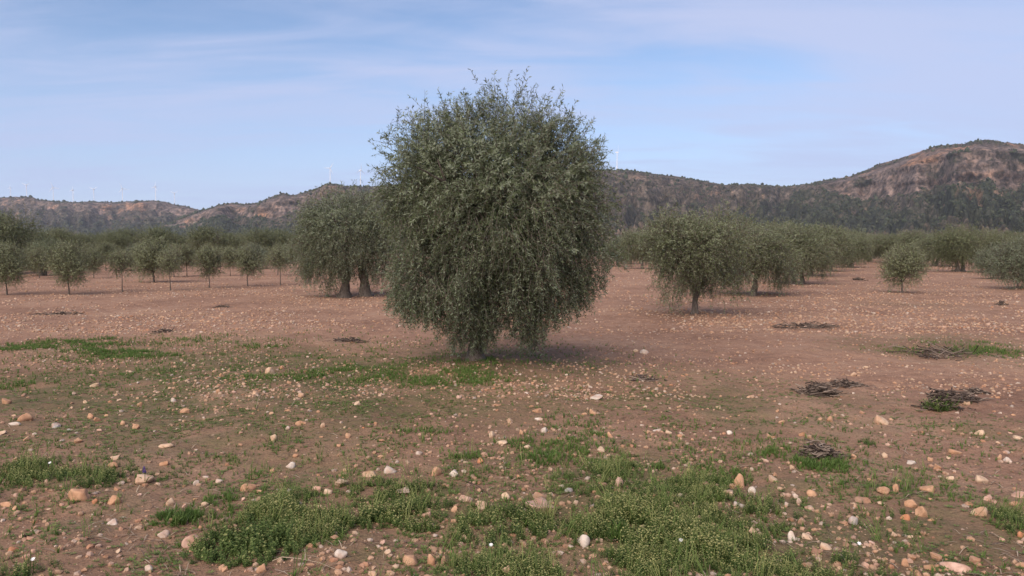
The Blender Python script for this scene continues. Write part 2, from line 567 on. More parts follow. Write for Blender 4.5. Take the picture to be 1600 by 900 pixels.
def ground_mat():
    m, n, l, out = newmat('stony_red_soil')
    tcn = n.new('ShaderNodeTexCoord')
    P = tcn.outputs['Object']
    big = N(n, 'ShaderNodeTexNoise', Scale=0.45, Detail=5.0, Roughness=0.6); l.new(P, big.inputs['Vector'])
    mid = N(n, 'ShaderNodeTexNoise', Scale=5.0, Detail=6.0, Roughness=0.68); l.new(P, mid.inputs['Vector'])
    fine = N(n, 'ShaderNodeTexNoise', Scale=55.0, Detail=5.0, Roughness=0.7); l.new(P, fine.inputs['Vector'])
    c1 = ramp(n, [(0.30, (0.140, 0.078, 0.054)), (0.5, (0.268, 0.160, 0.108)), (0.70, (0.37, 0.245, 0.168))])
    l.new(mathn(n, l, 'ADD', mathn(n, l, 'MULTIPLY', big.outputs[0], 0.55), mathn(n, l, 'MULTIPLY', mid.outputs[0], 0.45)), c1.inputs[0])
    c2 = ramp(n, [(0.3, (0.62, 0.60, 0.58)), (0.5, (1.0, 1.0, 1.0)), (0.72, (1.35, 1.32, 1.28))])
    l.new(fine.outputs[0], c2.inputs[0])
    c = mixc(n, l, 1.0, c1.outputs[0], c2.outputs[0], 'MULTIPLY')
    # grit: tiny stones
    vo = N(n, 'ShaderNodeTexVoronoi', Scale=46.0); l.new(P, vo.inputs['Vector'])
    gr = ramp(n, [(0.0, (1, 1, 1)), (0.30, (0, 0, 0))]); l.new(vo.outputs['Distance'], gr.inputs[0])
    sel = n.new('ShaderNodeSeparateColor'); l.new(vo.outputs['Color'], sel.inputs[0])
    pick = mathn(n, l, 'GREATER_THAN', sel.outputs[0], 0.66)
    gf = mathn(n, l, 'MULTIPLY', gr.outputs[0], pick)
    gcol = mixc(n, l, sel.outputs[1], (0.36, 0.22, 0.14), (0.50, 0.42, 0.34))
    c = mixc(n, l, mathn(n, l, 'MULTIPLY', gf, 0.8), c, gcol)
    vb = N(n, 'ShaderNodeTexVoronoi', Scale=13.0); l.new(P, vb.inputs['Vector'])
    gr2 = ramp(n, [(0.14, (1, 1, 1)), (0.42, (0, 0, 0))]); l.new(vb.outputs['Distance'], gr2.inputs[0])
    sel2 = n.new('ShaderNodeSeparateColor'); l.new(vb.outputs['Color'], sel2.inputs[0])
    gf2 = mathn(n, l, 'MULTIPLY', gr2.outputs[0], mathn(n, l, 'GREATER_THAN', sel2.outputs[0], 0.55))
    gcol2 = mixc(n, l, sel2.outputs[1], (0.26, 0.155, 0.105), (0.46, 0.36, 0.28))
    c = mixc(n, l, mathn(n, l, 'MULTIPLY', mathn(n, l, 'MULTIPLY', gf2, 0.8), attr(n, 'rubble').outputs['Fac']), c, gcol2)
    # green film of low herbs
    ga = attr(n, 'green')
    gn = ramp(n, [(0.36, (0, 0, 0)), (0.60, (1, 1, 1))]); l.new(mid.outputs[0], gn.inputs[0])
    gfac = mathn(n, l, 'MULTIPLY', ga.outputs['Fac'], mathn(n, l, 'ADD', mathn(n, l, 'MULTIPLY', gn.outputs[0], 0.6), 0.4), True)
    gc = ramp(n, [(0.3, (0.068, 0.066, 0.030)), (0.7, (0.140, 0.130, 0.060))]); l.new(fine.outputs[0], gc.inputs[0])
    c = mixc(n, l, mathn(n, l, 'MULTIPLY', gfac, 0.93), c, gc.outputs[0])
    # distant fields: dry scrub, ploughed soil and pale stubble
    fa = attr(n, 'far')
    mpf = n.new('ShaderNodeMapping'); mpf.inputs['Scale'].default_value = (0.004, 0.010, 1); l.new(P, mpf.inputs[0])
    fn = N(n, 'ShaderNodeTexNoise', Scale=1.6, Detail=4.0, Roughness=0.55); l.new(mpf.outputs[0], fn.inputs['Vector'])
    fc = ramp(n, [(0.36, (0.055, 0.065, 0.038)), (0.47, (0.13, 0.105, 0.07)), (0.55, (0.25, 0.16, 0.11)), (0.64, (0.085, 0.09, 0.05))]); l.new(fn.outputs[0], fc.inputs[0])
    c = mixc(n, l, fa.outputs['Fac'], c, fc.outputs[0])
    p = N(n, 'ShaderNodeBsdfPrincipled', Roughness=0.95)
    p.inputs['Specular IOR Level'].default_value = 0.12
    l.new(c, p.inputs['Base Color'])
    b1 = N(n, 'ShaderNodeBump', Strength=0.8, Distance=0.05); l.new(mid.outputs[0], b1.inputs['Height'])
    b2 = N(n, 'ShaderNodeBump', Strength=0.7, Distance=0.012); l.new(fine.outputs[0], b2.inputs['Height']); l.new(b1.outputs[0], b2.inputs['Normal'])
    b3 = N(n, 'ShaderNodeBump', Strength=0.8, Distance=0.01); l.new(gf, b3.inputs['Height']); l.new(b2.outputs[0], b3.inputs['Normal'])
    l.new(b3.outputs[0], p.inputs['Normal'])
    l.new(p.outputs[0], out.inputs[0])
    return m


M['ground'] = ground_mat()
g = link('ground', mesh_np('ground', np.stack([gxf, gyf, GZ.ravel()], -1), Q, [M['ground']], True, {'green': green, 'far': far, 'rubble': sstep(10, 17, np.hypot(gxf, gyf)) * (0.35 + 0.65 * sstep(.3, .55, fbm(gxf * .2, gyf * .35, 0, 4, 99)))}))
tag(g, 'reddish stony soil of the olive field with thin green cover', 'ground', kind='structure')

# ------------------------------------------------------------------ hills


def hill_mat():
    m, n, l, out = newmat('hill_rock_and_scrub')
    a = attr(n, 'albedo')
    tcn = n.new('ShaderNodeTexCoord')
    no = N(n, 'ShaderNodeTexNoise', Scale=0.055, Detail=7.0, Roughness=0.72); l.new(tcn.outputs['Object'], no.inputs['Vector'])
    cr_ = ramp(n, [(0.40, (0.30, 0.34, 0.32)), (0.5, (0.88, 0.88, 0.88)), (0.61, (1.75, 1.62, 1.52))]); l.new(no.outputs[0], cr_.inputs[0])
    c = mixc(n, l, 1.0, a.outputs['Color'], cr_.outputs[0], 'MULTIPLY')
    p = N(n, 'ShaderNodeBsdfPrincipled', Roughness=0.95)
    p.inputs['Specular IOR Level'].default_value = 0.1
    l.new(c, p.inputs['Base Color'])
    b = N(n, 'ShaderNodeBump', Strength=1.0, Distance=14.0); l.new(no.outputs[0], b.inputs['Height']); l.new(b.outputs[0], p.inputs['Normal'])
    l.new(p.outputs[0], out.inputs[0])
    return m


M['hill'] = hill_mat()
hill_pts = {}


def hill(name, label, prof, depth, footr, cliffs, cols, rows, seed, forest_top, rugged=1.0):
    """prof: ridge line (px,py) of the photograph; depth: (px, metres); cliffs: (px, share of the height that is cliff)"""
    pr = np.array(prof, float); dp = np.array(depth, float); cl = np.array(cliffs, float)
    u = np.linspace(pr[0, 0], pr[-1, 0], cols)
    py = np.interp(u, pr[:, 0], pr[:, 1])
    D = np.interp(u, dp[:, 0], dp[:, 1])
    c = np.interp(u, cl[:, 0], cl[:, 1])
    X, Y, Zr = at_depth(u, py, D)
    tanaz = X / Y
    t = np.concatenate([np.interp(np.linspace(0, 1, rows), [0, .35, .85, 1], [0, .52, .90, 1]), np.linspace(1, 1.6, rows // 4)[1:]])
    T, U = np.meshgrid(t, u, indexing='ij')
    Cc, Zz, Dd = c[None, :], Zr[None, :], D[None, :]
    # shape of the flank
    wob = (fbm(U / 34.0, T * 2, 0, 2, seed, 0.35) - 0.5) * 0.20
    tt = np.clip(T + wob * np.sin(PI * np.clip(T, 0, 1)), 0, 1)
    low = (tt / 0.70) ** 1.35
    h = np.where(tt < 0.70, (1 - Cc) * low, 0)
    k = sstep(0.70, 0.76, tt)
    h = np.where(tt >= 0.70, (1 - Cc) + Cc * (0.80 * k + 0.20 * np.clip((tt - 0.76) / 0.24, 0, 1)), h)
    back = np.clip(T - 1, 0, 1)
    h = h * (1 - (back / 0.6) ** 1.5 * 1.02)
    h = np.where(T <= 0.001, -0.03, h)
    Yd = Dd * (footr + (1 - footr) * T)
    h = np.where(T <= 1, h * (footr + (1 - footr) * T), h)
    Xd = tanaz[None, :] * Yd
    env = np.sin(PI * np.clip(T, 0, 1)) ** 0.7 * 0.85
    env = np.where(T > 1, 0.05, env * (1 - 0.97 * sstep(0.72, 0.99, T)))
    xw, zw = U * Dd / F, h * Zz
    ridge = 1 - np.abs(2 * fbm(U / 26.0 + T * 1.2, T * 4.0, zw / 45, 5, seed + 5, 0.52) - 1)
    gul = (ridge - 0.80) * 0.62
    cb = Cc * sstep(0.66, 0.72, tt) * (1 - sstep(0.80, 0.95, tt))       # cliff band
    craggy = (fbm(xw / 15, zw / 11, Yd / 70, 4, seed + 8, 0.62) - 0.5) * 0.085
    colu = (fbm(xw / 24, zw / 40, 0, 4, seed + 3, 0.62) - 0.5)
    Zd = Zz * (h + rugged * env * (gul * np.clip(1 - 0.6 * Cc * 2, 0.35, 1) + craggy) * (1 - 0.6 * sstep(0.68, 0.76, tt)) * (1 - 0.75 * np.clip(cb * 3, 0, 1)))
    Zd = Zd + Zz * 0.016 * (fbm(U / 3.2, T * 2, 0, 3, seed + 61) - 0.5) * np.clip(T, 0, 1)
    push = cb * (colu * 0.014 + (fbm(U / 30, zw / 130, 0, 3, seed + 71) - 0.5) * 0.05 + (fbm(xw / 70, zw / 14, 0, 4, seed + 72, 0.62) - 0.5) * 0.045 + (fbm(xw / 26, zw / 26, 0, 4, seed + 73, 0.65) - 0.5) * 0.030) * Dd
    Yd = Yd + push; Xd = Xd + push * tanaz[None, :]
    # surface colours: what grows or crops out where
    n1 = fbm(xw / 80, zw / 45, Yd / 200, 5, seed + 11, 0.6)
    n2 = fbm(xw / 30, zw / 20, Yd / 90, 5, seed + 12, 0.66)
    n3 = fbm(xw / 75, zw / 60, Yd / 220, 4, seed + 13)
    ft = np.interp(u, *np.array(forest_top, float).T)[None, :]
    rock = np.clip(sstep(0.10, 0.30, cb) * sstep(0.36, 0.50, 0.5 * n2 + 0.5 * n1 + 0.03) + 0.8 * sstep(0.56, 0.70, n2) * sstep(0.25, 0.9, T) + 0.5 * sstep(0.86, 0.98, T) * sstep(0.42, .6, n2), 0, 1)
    forest = sstep(ft + 0.12, ft - 0.10, T + (n1 - 0.5) * 0.5) * sstep(0.16, 0.30, T + (n3 - 0.5) * 0.3)
    forest = forest * (1 - rock)
    fields = (1 - sstep(0.10, 0.30, T + (n3 - 0.5) * 0.25))
    rk = np.array([0.165, 0.130, 0.115])[None, None] * (0.05 + 1.9 * n2[..., None])
    rk = rk + (np.array([0.34, 0.185, 0.105]) - rk) * (sstep(0.53, 0.68, 0.6 * n3 + 0.4 * n2) * 0.65)[..., None]
    hs = np.array([0.092, 0.080, 0.064])[None, None] * (0.25 + 1.5 * n2[..., None])
    fo = np.array([0.036, 0.047, 0.030])[None, None] * (0.6 + 0.8 * n2[..., None])
    fi = np.array([0.20, 0.150, 0.108])[None, None] * (0.4 + 1.2 * fbm(U / 20.0, T * 30, 0, 3, seed + 40)[..., None])
    al = hs + (fi - hs) * fields[..., None]
    al = al + (fo - al) * (forest * 0.85)[..., None]
    al = al + (rk - al) * rock[..., None]
    nrw = len(t)
    i = np.arange(nrw - 1)[:, None]; j = np.arange(cols - 1)[None, :]
    Qd = np.stack([i * cols + j, i * cols + j + 1, (i + 1) * cols + j + 1, (i + 1) * cols + j], -1).reshape(-1, 4)
    V = np.stack([Xd, Yd, Zd], -1).reshape(-1, 3)
    o = link(name, mesh_np(name, V, Qd, [M['hill']], True, {'albedo': al.reshape(-1, 3)}))
    tag(o, label, 'hill', kind='structure')
    hill_pts[name] = (V, (forest * (T <= 1.0)).ravel(), (rock).ravel(), T.ravel(), U.ravel())
    return o


PROF_A = [(-900, 318), (-500, 312), (-250, 306), (-100, 305), (0, 308.5), (25, 307.5), (51, 308), (61, 312), (84, 314), (115, 316), (143, 314.5), (174, 316), (217, 314),
          (238, 313), (258, 315), (270, 319), (288, 321.5), (301, 325), (318, 330), (360, 340), (430, 352), (520, 366), (600, 372)]
PROF_B = [(180, 378), (240, 358), (285, 340), (316, 329), (324, 326), (345, 319), (365, 317), (383, 318.5), (403, 317), (416, 311), (429, 305.7), (442, 301), (454, 304.4), (462, 304),
          (475, 300), (493, 294.7), (506, 289), (516, 286.5), (526, 288), (544, 291), (570, 291.7), (592, 291), (640, 288), (700, 284), (780, 276), (860, 269), (910, 266), (941, 265.5), (982, 266), (1006, 269),
          (1034, 273), (1065, 276.5), (1099, 282.7), (1134, 289), (1175, 288), (1213, 291), (1230, 292), (1250, 289), (1265, 287), (1285, 282), (1323, 277), (1347, 268), (1373, 256.7),
          (1407, 247), (1433, 238), (1467, 227), (1500, 225), (1533, 219), (1543, 218), (1567, 221.5), (1600, 226), (1700, 230), (1900, 236), (2200, 262), (2600, 300)]
hill('far_hill', 'long low ridge at the far left under the line of wind turbines', PROF_A, [(-900, 4300), (600, 3900)], 0.55,
     [(-900, .2), (0, .18), (240, .25), (290, .3), (330, .25), (600, .2)], 620, 110, 3, [(-900, .42), (100, .45), (250, .5), (330, .8), (600, .9)])
hill('near_hill', 'long rocky range with orange cliffs from the centre to the right', PROF_B, [(180, 3300), (450, 2900), (650, 2700), (1000, 2700), (1220, 2950), (1400, 2350), (1550, 2050), (2600, 1900)], 0.42,
     [(180, .1), (320, .30), (400, .32), (440, .45), (480, .25), (560, .12), (900, .12), (960, .16), (1050, .18), (1150, .12), (1230, .10), (1300, .20), (1350, .42), (1430, .44), (1470, .40), (1600, .40), (2600, .3)],
     1300, 220, 50, [(180, .8), (330, .72), (440, .50), (600, .45), (960, .38), (1050, .33), (1180, .45), (1280, .60), (1400, .64), (1440, .70), (1600, .72), (2600, .6)])

# scrub and pines on the flanks
r0 = R(44)
Vi, Fi = ico(1)
tmpl = [(np.stack([Vi[:, 0] * (0.8 + 0.5 * r0.rand(len(Vi))), Vi[:, 1] * (0.8 + 0.5 * r0.rand(len(Vi))), 0.5 + Vi[:, 2] * (0.75 + 0.5 * r0.rand(len(Vi)))], -1), Fi) for _ in range(4)]
parts, tints, off = [], [], 0
for nm, cnt, smul in (('near_hill', 16000, 1.0), ('far_hill', 4500, 1.0)):
    V, fo, ro, T, U = hill_pts[nm]
    p = (fo * 1.0 + 0.26 * (1 - ro) * sstep(0.3, 0.5, T) + 0.06 * ((T > 0.97) & (T < 1.02))) * ((U > -150) & (U < 1750)) * (T < 1.05) * (1 - 0.9 * ro)
    idx = r0.choice(len(V), cnt, p=p / p.sum())
    pos = V[idx] + r0.normal(0, 3.0, (cnt, 3)) * np.array([1, 1, 0])
    sc = r0.gamma(4, 0.55, cnt) * smul * V[idx][:, 1] / 2300
    pos[:, 2] -= sc * 0.35
    kk = r0.randint(0, 4, cnt)
    for q in range(4):
        s_ = kk == q
        Vv, Ff, inst = scatter(tmpl[q], pos[s_], r0.rand(s_.sum()) * 6.28, sc[s_], sz=sc[s_] * (0.7 + 0.7 * r0.rand(s_.sum())))
        parts.append((Vv, Ff)); tints.append(r0.rand(s_.sum())[inst])
Vm, Fm = merge(parts)
o = link('hill_scrub', mesh_np('hill_scrub', Vm, Fm, [M['scrub']], False, {'tint': np.concatenate(tints)}))
tag(o, 'dark scrub and pines scattered over the slopes of the hills', 'scrub', kind='stuff')

# ------------------------------------------------------------------ olive trees


def unit(v):
    return v / (np.linalg.norm(v, axis=-1, keepdims=True) + 1e-9)


def in_lobes(lobes, n, r, inner=0.5):
    vol = np.array([a[1][0] * a[1][1] * a[1][2] for a in lobes]) ** 0.72
    if len(lobes[0]) > 2:
        vol = vol * np.array([a[2] for a in lobes])
    k = r.choice(len(lobes), n, p=vol / vol.sum())
    cen = np.array([a[0] for a in lobes])[k]; rad = np.array([a[1] for a in lobes])[k]
    d = unit(r.normal(0, 1, (n, 3)))
    q = (inner ** 3 + (1 - inner ** 3) * r.rand(n)) ** (1 / 3)
    return cen + d * rad * q[:, None], d, k


def make_crown(name, lobes, n_clump, per_clump, leaf_len, leaf_w, tw_len, droop, seed, mat, up=0.5, zmin=0.06, spacing=0.022, spread=0.16, z_turn=None, inner=0.45, twig_r=0.0028, shoots=0.08, floor=None):
    r = R(seed)
    ztop = max(a[0][2] + a[1][2] for a in lobes)
    zt = z_turn if z_turn is not None else ztop * 0.62
    P, dirs, k = in_lobes(lobes, n_clump, r, inner)
    ctint = r.rand(n_clump)
    P0 = np.repeat(P, per_clump, 0) + r.normal(0, spread, (n_clump * per_clump, 3)) * np.array([1, 1, 1.2])
    D0 = np.repeat(dirs, per_clump, 0)
    ct = np.repeat(ctint, per_clump)
    n = len(P0)
    hf = np.clip((P0[:, 2] - zt) / (ztop - zt), -1, 1)                      # +1 at the top, negative low down
    upv = np.where(hf > 0, up + 0.9 * hf, up * 0.1 + 0.5 * hf)
    D = unit(D0 * np.array([1, 1, 0.7]) * 0.9 + r.normal(0, 0.55, (n, 3)) + np.stack([0 * upv, 0 * upv, upv], -1))
    L = tw_len * (0.55 + 0.8 * r.rand(n)) * np.where(hf > 0.35, 0.85, 1.0)
    g = droop * (0.5 + r.rand(n)) * np.where(hf > 0, 1 - 0.93 * np.sqrt(np.clip(hf, 0, 1)), 1.0 + 0.5 * -hf)
    sh = r.rand(n) < shoots * (hf > 0.3)
    L = np.where(sh, L * 1.35, L)
    S = 7
    pts = np.zeros((n, S, 3)); pts[:, 0] = P0
    d = D.copy()
    for s in range(1, S):
        d = d + np.stack([0 * g, 0 * g, -g], -1) * 0.33 + r.normal(0, 0.10, (n, 3))
        d = unit(d)
        pts[:, s] = pts[:, s - 1] + d * (L / (S - 1))[:, None]
    if floor is not None:
        ok = (pts[:, :, 2] > floor(pts)).all(1)
        pts, L, ct, n = pts[ok], L[ok], ct[ok], int(ok.sum())
    pts[:, :, 2] = np.maximum(pts[:, :, 2] , zmin * (0.6 + 0.8 * r.rand(n))[:, None]) 
    # leaves
    m = np.maximum(4, (L / spacing).astype(int))
    tot = int(m.sum())
    ti = np.repeat(np.arange(n), m)
    u = r.rand(tot) ** 0.85 * (S - 1) * 0.999
    a = u.astype(int); f = (u - a)[:, None]
    pa, pb = pts[ti, a], pts[ti, a + 1]
    B = pa + (pb - pa) * f
    Tn = unit(pb - pa)
    rad = r.normal(0, 1, (tot, 3))
    rad = unit(rad - Tn * (rad * Tn).sum(1)[:, None])
    ld = unit(Tn * (0.15 + 0.7 * r.rand(tot))[:, None] + rad * 0.85)
    side = unit(np.cross(ld, Tn + r.normal(0, 0.35, (tot, 3))))
    nrm = np.cross(side, ld)
    flip = np.where(nrm[:, 2] < 0, -1.0, 1.0)                         # upper face mostly up
    flip = np.where(r.rand(tot) < 0.22, -flip, flip)
    side = side * flip[:, None]
    ll = leaf_len * (0.6 + 0.7 * r.rand(tot)); lw = leaf_w * (0.7 + 0.6 * r.rand(tot)) / 2
    mid = B + ld * (ll * 0.5)[:, None]
    V = np.stack([B, mid - side * lw[:, None], B + ld * ll[:, None], mid + side * lw[:, None]], 1).reshape(-1, 3)
    Fq = np.arange(tot * 4).reshape(-1, 4)
    tint = np.clip(0.02 + 0.58 * ct[ti] + 0.32 * r.rand(tot) + 0.16 * (u / (S - 1)) , 0, 1)  # random leaf tone; clump spread widened to imitate dark hollows and silvery highlights
    tint = np.repeat(tint, 4)
    # twigs: flat-sided thin stems
    tp = pts.reshape(n, S, 3)
    tr = np.linspace(1, 0.35, S)[None, :] * twig_r
    ang = np.array([0, 2.1, 4.2])
    tang = unit(np.gradient(tp, axis=1))
    A = unit(np.cross(tang, np.array([0.31, 0.77, 0.12]))); Bv = np.cross(tang, A)
    ring = tp[:, :, None, :] + tr[:, :, None, None] * (np.cos(ang)[None, None, :, None] * A[:, :, None] + np.sin(ang)[None, None, :, None] * Bv[:, :, None])
    TV = ring.reshape(-1, 3)
    base = (np.arange(n) * S * 3)[:, None, None]
    i = (np.arange(S - 1) * 3)[None, :, None]; j = np.arange(3)[None, None, :]
    TQ = np.stack([base + i + j, base + i + (j + 1) % 3, base + i + 3 + (j + 1) % 3, base + i + 3 + j], -1).reshape(-1, 4)
    Vm, Fm = merge([(V, Fq), (TV, TQ)])
    mi = np.concatenate([np.zeros(len(Fq)), np.ones(len(TQ))])
    tn = np.concatenate([tint, np.full(len(TV), 0.5)])
    return mesh_np(name, Vm, Fm, [mat, M['bark']], False, {'tint': tn}, mi)


def wob(a, b, n, amp, r):
    a, b = np.array(a, float), np.array(b, float)
    t = np.linspace(0, 1, n)[:, None]
    p = a + (b - a) * t
    o = r.normal(0, amp, (n, 3)); o[0] = 0
    return p + np.cumsum(o, 0) * np.sqrt(t) * 0.6


def make_trunk(name, stems, lobes, seed, limb_r=0.045, limbs=2):
    """stems: (base xyz, top xyz, base radius); limbs run from stem tops into the lobes"""
    r = R(seed)
    paths, rads = [], []
    for (a, b, rad) in stems:
        p = wob(a, b, 9, rad * 0.28, r)
        t = np.linspace(0, 1, 9)
        paths.append(p); rads.append(rad * (0.62 + 0.75 * np.exp(-t * 7) + 0.15 * r.rand(9)) * (1 - 0.25 * t))
    for lb in lobes:
        cen, rd = np.array(lb[0]), np.array(lb[1])
        if rd.min() < 0.3 * max(l[1][0] for l in lobes):
            continue
        tops = np.array([s[1] for s in stems])
        s = stems[int(np.argmin(np.linalg.norm(tops - cen, axis=1)))]
        for q in range(limbs):
            e = cen + r.normal(0, 0.35, 3) * rd
            e[2] = max(e[2], s[1][2] * 0.8)
            p = wob(np.array(s[1]) - np.array([0, 0, 0.05]), e, 8, 0.03 * np.linalg.norm(e - s[1]) ** 0.5, r)
            t = np.linspace(0, 1, 8)
            paths.append(p); rads.append(limb_r * (1 - 0.8 * t) * (0.8 + 0.4 * r.rand()))
            for _ in range(3):
                b0 = p[r.randint(3, 7)]
                e2 = b0 + r.normal(0, 0.6, 3) * rd * 0.7
                p2 = wob(b0, e2, 6, 0.02, r)
                paths.append(p2); rads.append(limb_r * 0.35 * np.linspace(1, 0.2, 6))
    V, Fq = tubes(paths, rads, 9)
    nz = 1 + 0.0 * V[:, :1]
    V = V + (np.stack([fbm(V[:, 0] * 14, V[:, 1] * 14, V[:, 2] * 4, 2, 5), fbm(V[:, 0] * 14, V[:, 1] * 14, V[:, 2] * 4, 2, 6), 0.5 + 0 * V[:, 0]], -1) - 0.5) * limb_r * 0.7
    return mesh_np(name, V, Fq, [M['bark']], True)


def tree(name, trunk_me, crown_me, loc, rz=0.0, sc=1.0, szz=None):
    e = bpy.data.objects.new(name, None)
    C.collection.objects.link(e)
    e.location = loc
    e.rotation_euler = (0, 0, rz)
    e.scale = (sc, sc, szz or sc)
    link('trunk', trunk_me, e)
    link('crown', crown_me, e)
    return e


# --- the big tree in the middle
LM = [((0.34, 0.05, 2.25), (1.30, 1.25, 1.30), 1.0), ((0.16, 0, 2.70), (1.0, 0.95, 0.55), 1.1), ((-0.52, -0.1, 2.54), (0.68, 0.75, 0.74), 1.0), ((0.94, 0, 2.44), (0.66, 0.75, 0.68), 1.0),
      ((1.22, 0.1, 1.85), (0.66, 0.8, 0.95), 1.0), ((-0.66, 0, 1.85), (0.56, 0.75, 0.85), 1.0), ((-0.30, -0.25, 1.25), (0.66, 0.65, 0.65), 1.0), ((0.95, -0.15, 1.22), (0.70, 0.65, 0.55), 1.0),
      ((0.0, -0.25, 0.62), (0.26, 0.24, 0.55), 5.0), ((0.78, -0.3, 0.66), (0.18, 0.22, 0.46), 4.0), ((1.22, -0.1, 0.95), (0.30, 0.4, 0.32), 0.9), ((-0.74, -0.2, 0.86), (0.30, 0.35, 0.36), 1.8),
      ((1.40, 0, 2.62), (0.18, 0.2, 0.20), 0.8), ((1.85, 0, 1.55), (0.16, 0.2, 0.35), 0.6), ((-1.04, -0.2, 0.72), (0.20, 0.14, 0.07), 2.0), ((0.35, -0.9, 1.9), (0.85, 0.45, 0.9), 1.0)]
def floor_main(P):
    b = np.interp(P[..., 0], [-1.4, -1.18, -1.0, -.62, -.45, -.28, -.22, .24, .36, .50, .62, .95, 1.03, 1.58, 2.05], [1.05, .60, .44, .36, .24, .14, .11, .12, .27, .30, .12, .15, .40, .66, 1.2])
    return np.maximum(b, 0.3 + 0.6 * np.clip(np.abs(P[..., 1]) - 0.5, 0, 2)) * np.where(b < .2, np.clip((np.abs(P[..., 1]) - .1) * 2, 0.15, 1), 1)


main_crown = make_crown('crown', LM, 860, 16, 0.054, 0.0125, 0.31, 0.60, 101, M['olive_leaf'], up=0.40, spacing=0.0140, spread=0.105, z_turn=2.45, inner=0.6, shoots=0.05, floor=floor_main)
main_trunk = make_trunk('trunk', [((0, 0, -0.05), (0.06, 0.05, 0.95), 0.13)], LM[:8], 12, 0.055)
mt = tree('olive_tree', main_trunk, main_crown, (MAIN[0], MAIN[1], tz(*MAIN)))
tag(mt, 'largest and nearest olive tree, wide weeping crown almost reaching the ground, centre', 'olive tree', 'olive trees of the grove')

# --- the two-stemmed mature tree behind it on the left
LL = [((0, 0, 2.0), (1.45, 1.4, 1.25), 1), ((-0.3, 0, 2.60), (1.2, 1.1, 0.80), 1), ((0.9, 0, 2.55), (0.9, 0.9, 0.8), 1), ((-1.15, -0.1, 1.75), (0.7, 0.8, 0.95), 1), ((1.4, 0, 1.6), (0.65, 0.8, 0.9), 1),
      ((-0.75, -0.3, 1.05), (0.75, 0.6, 0.5), 1), ((1.3, -0.2, 1.0), (0.5, 0.5, 0.5), 1), ((0.05, -0.7, 1.7), (0.9, 0.6, 0.8), 1), ((-1.25, 0, 1.0), (0.35, .4, .45), 1), ((-0.75, -0.2, .55), (.25, .25, .3), .8)]
ll_crown = make_crown('crown', LL, 800, 10, 0.064, 0.017, 0.36, 0.65, 111, M['olive_leaf'], up=.4, spacing=0.024, spread=0.14, z_turn=2.3, shoots=.04)
ll_trunk = make_trunk('trunk', [((-0.15, 0, -0.05), (0.05, 0, 1.1), 0.22), ((0.55, 0.1, -0.05), (0.45, 0.1, 1.2), 0.24)], LL[:5], 14, 0.08)
x, y = gp(545, 463)
t2 = tree('olive_tree', ll_trunk, ll_crown, (x, y, tz(x, y)))
tag(t2, 'tall mature olive with two stout trunks, half hidden behind the largest tree', 'olive tree', 'olive trees of the grove')


def rand_lobes(wd, ht, z0, n, seed, squash=1.0, skirt=3):
    """a rounded crown wd wide from z0 up to ht"""
    r = R(seed)
    h = ht - z0
    L = [((0, 0, z0 + h * 0.55), (wd * 0.38, wd * 0.38 * squash, h * 0.40), 1.0)]
    for q in range(n):
        a = 2 * PI * (q + r.rand() * 0.7) / n
        zz = z0 + h * (0.30 + 0.45 * r.rand())
        rad = wd * (0.17 + 0.07 * r.rand())
        off = wd * 0.5 - rad
        L.append(((math.cos(a) * off, math.sin(a) * off * squash, zz), (rad, rad, min(h * 0.30, rad * 1.2)), 1.0))
    for q in range(skirt):
        a = 2 * PI * (q + r.rand()) / max(1, skirt)
        rad = wd * (0.10 + .05 * r.rand())
        L.append(((math.cos(a) * wd * .33, math.sin(a) * wd * .33, z0 + h * 0.16), (rad, rad, h * 0.22), 1.3))
    for q in range(3):
        rad = wd * 0.17
        L.append((((r.rand() - .5) * wd * .45, (r.rand() - .5) * wd * .45, ht - rad * 1.2), (rad, rad, rad * 1.0), 1.0))
    return L


def proto(seed, wd, ht, z0, nl, clumps, per, leaf, stems, mat, droop=0.9, up=0.5, tw=0.45, spacing=0.028, limb=0.05, z_turn=None, spread=0.13, skirt=3):
    L = rand_lobes(wd, ht, z0, nl, seed, 1.0, skirt)
    cr_ = make_crown('crown', L, clumps, per, leaf, leaf * 0.26, tw, droop, seed + 1, M[mat], up=up, spacing=spacing, spread=spread, z_turn=z_turn if z_turn else z0 + (ht - z0) * 0.6, twig_r=0.004)
    tk = make_trunk('trunk', stems, L[:6], seed + 2, limb, 1)
    return tk, cr_


# mature weeping trees of the right-hand row
PM = [proto(200, 2.5, 2.35, 0.60, 7, 440, 11, 0.064, [((0, 0, -.05), (0.05, 0, 1.0), 0.10)], 'mid_leaf', .7, tw=.38),
      proto(210, 2.6, 2.5, 0.64, 7, 400, 11, 0.066, [((0, 0, -.05), (-0.1, 0, 0.95), 0.12)], 'mid_leaf', .7, tw=.38),
      proto(220, 2.9, 2.7, 0.58, 8, 410, 11, 0.070, [((0, 0, -.05), (-0.15, 0, 0.9), 0.15), ((0.3, .1, -.05), (0.35, 0.1, 0.95), 0.12)], 'mid_leaf', .7, tw=.38)]
# broad old trees
PO = [proto(230, 4.2, 3.3, 0.6, 9, 380, 10, 0.10, [((-.2, 0, -.05), (-0.3, 0, 1.1), 0.22), ((0.4, .1, -.05), (0.5, 0.1, 1.1), 0.2)], 'far_leaf', 0.9, tw=0.6, spacing=0.042, limb=.08, spread=.2),
      proto(240, 3.8, 3.1, 0.6, 8, 360, 10, 0.10, [((0, 0, -.05), (0.1, 0, 1.1), 0.26)], 'far_leaf', 0.9, tw=0.6, spacing=0.042, limb=.08, spread=.2)]
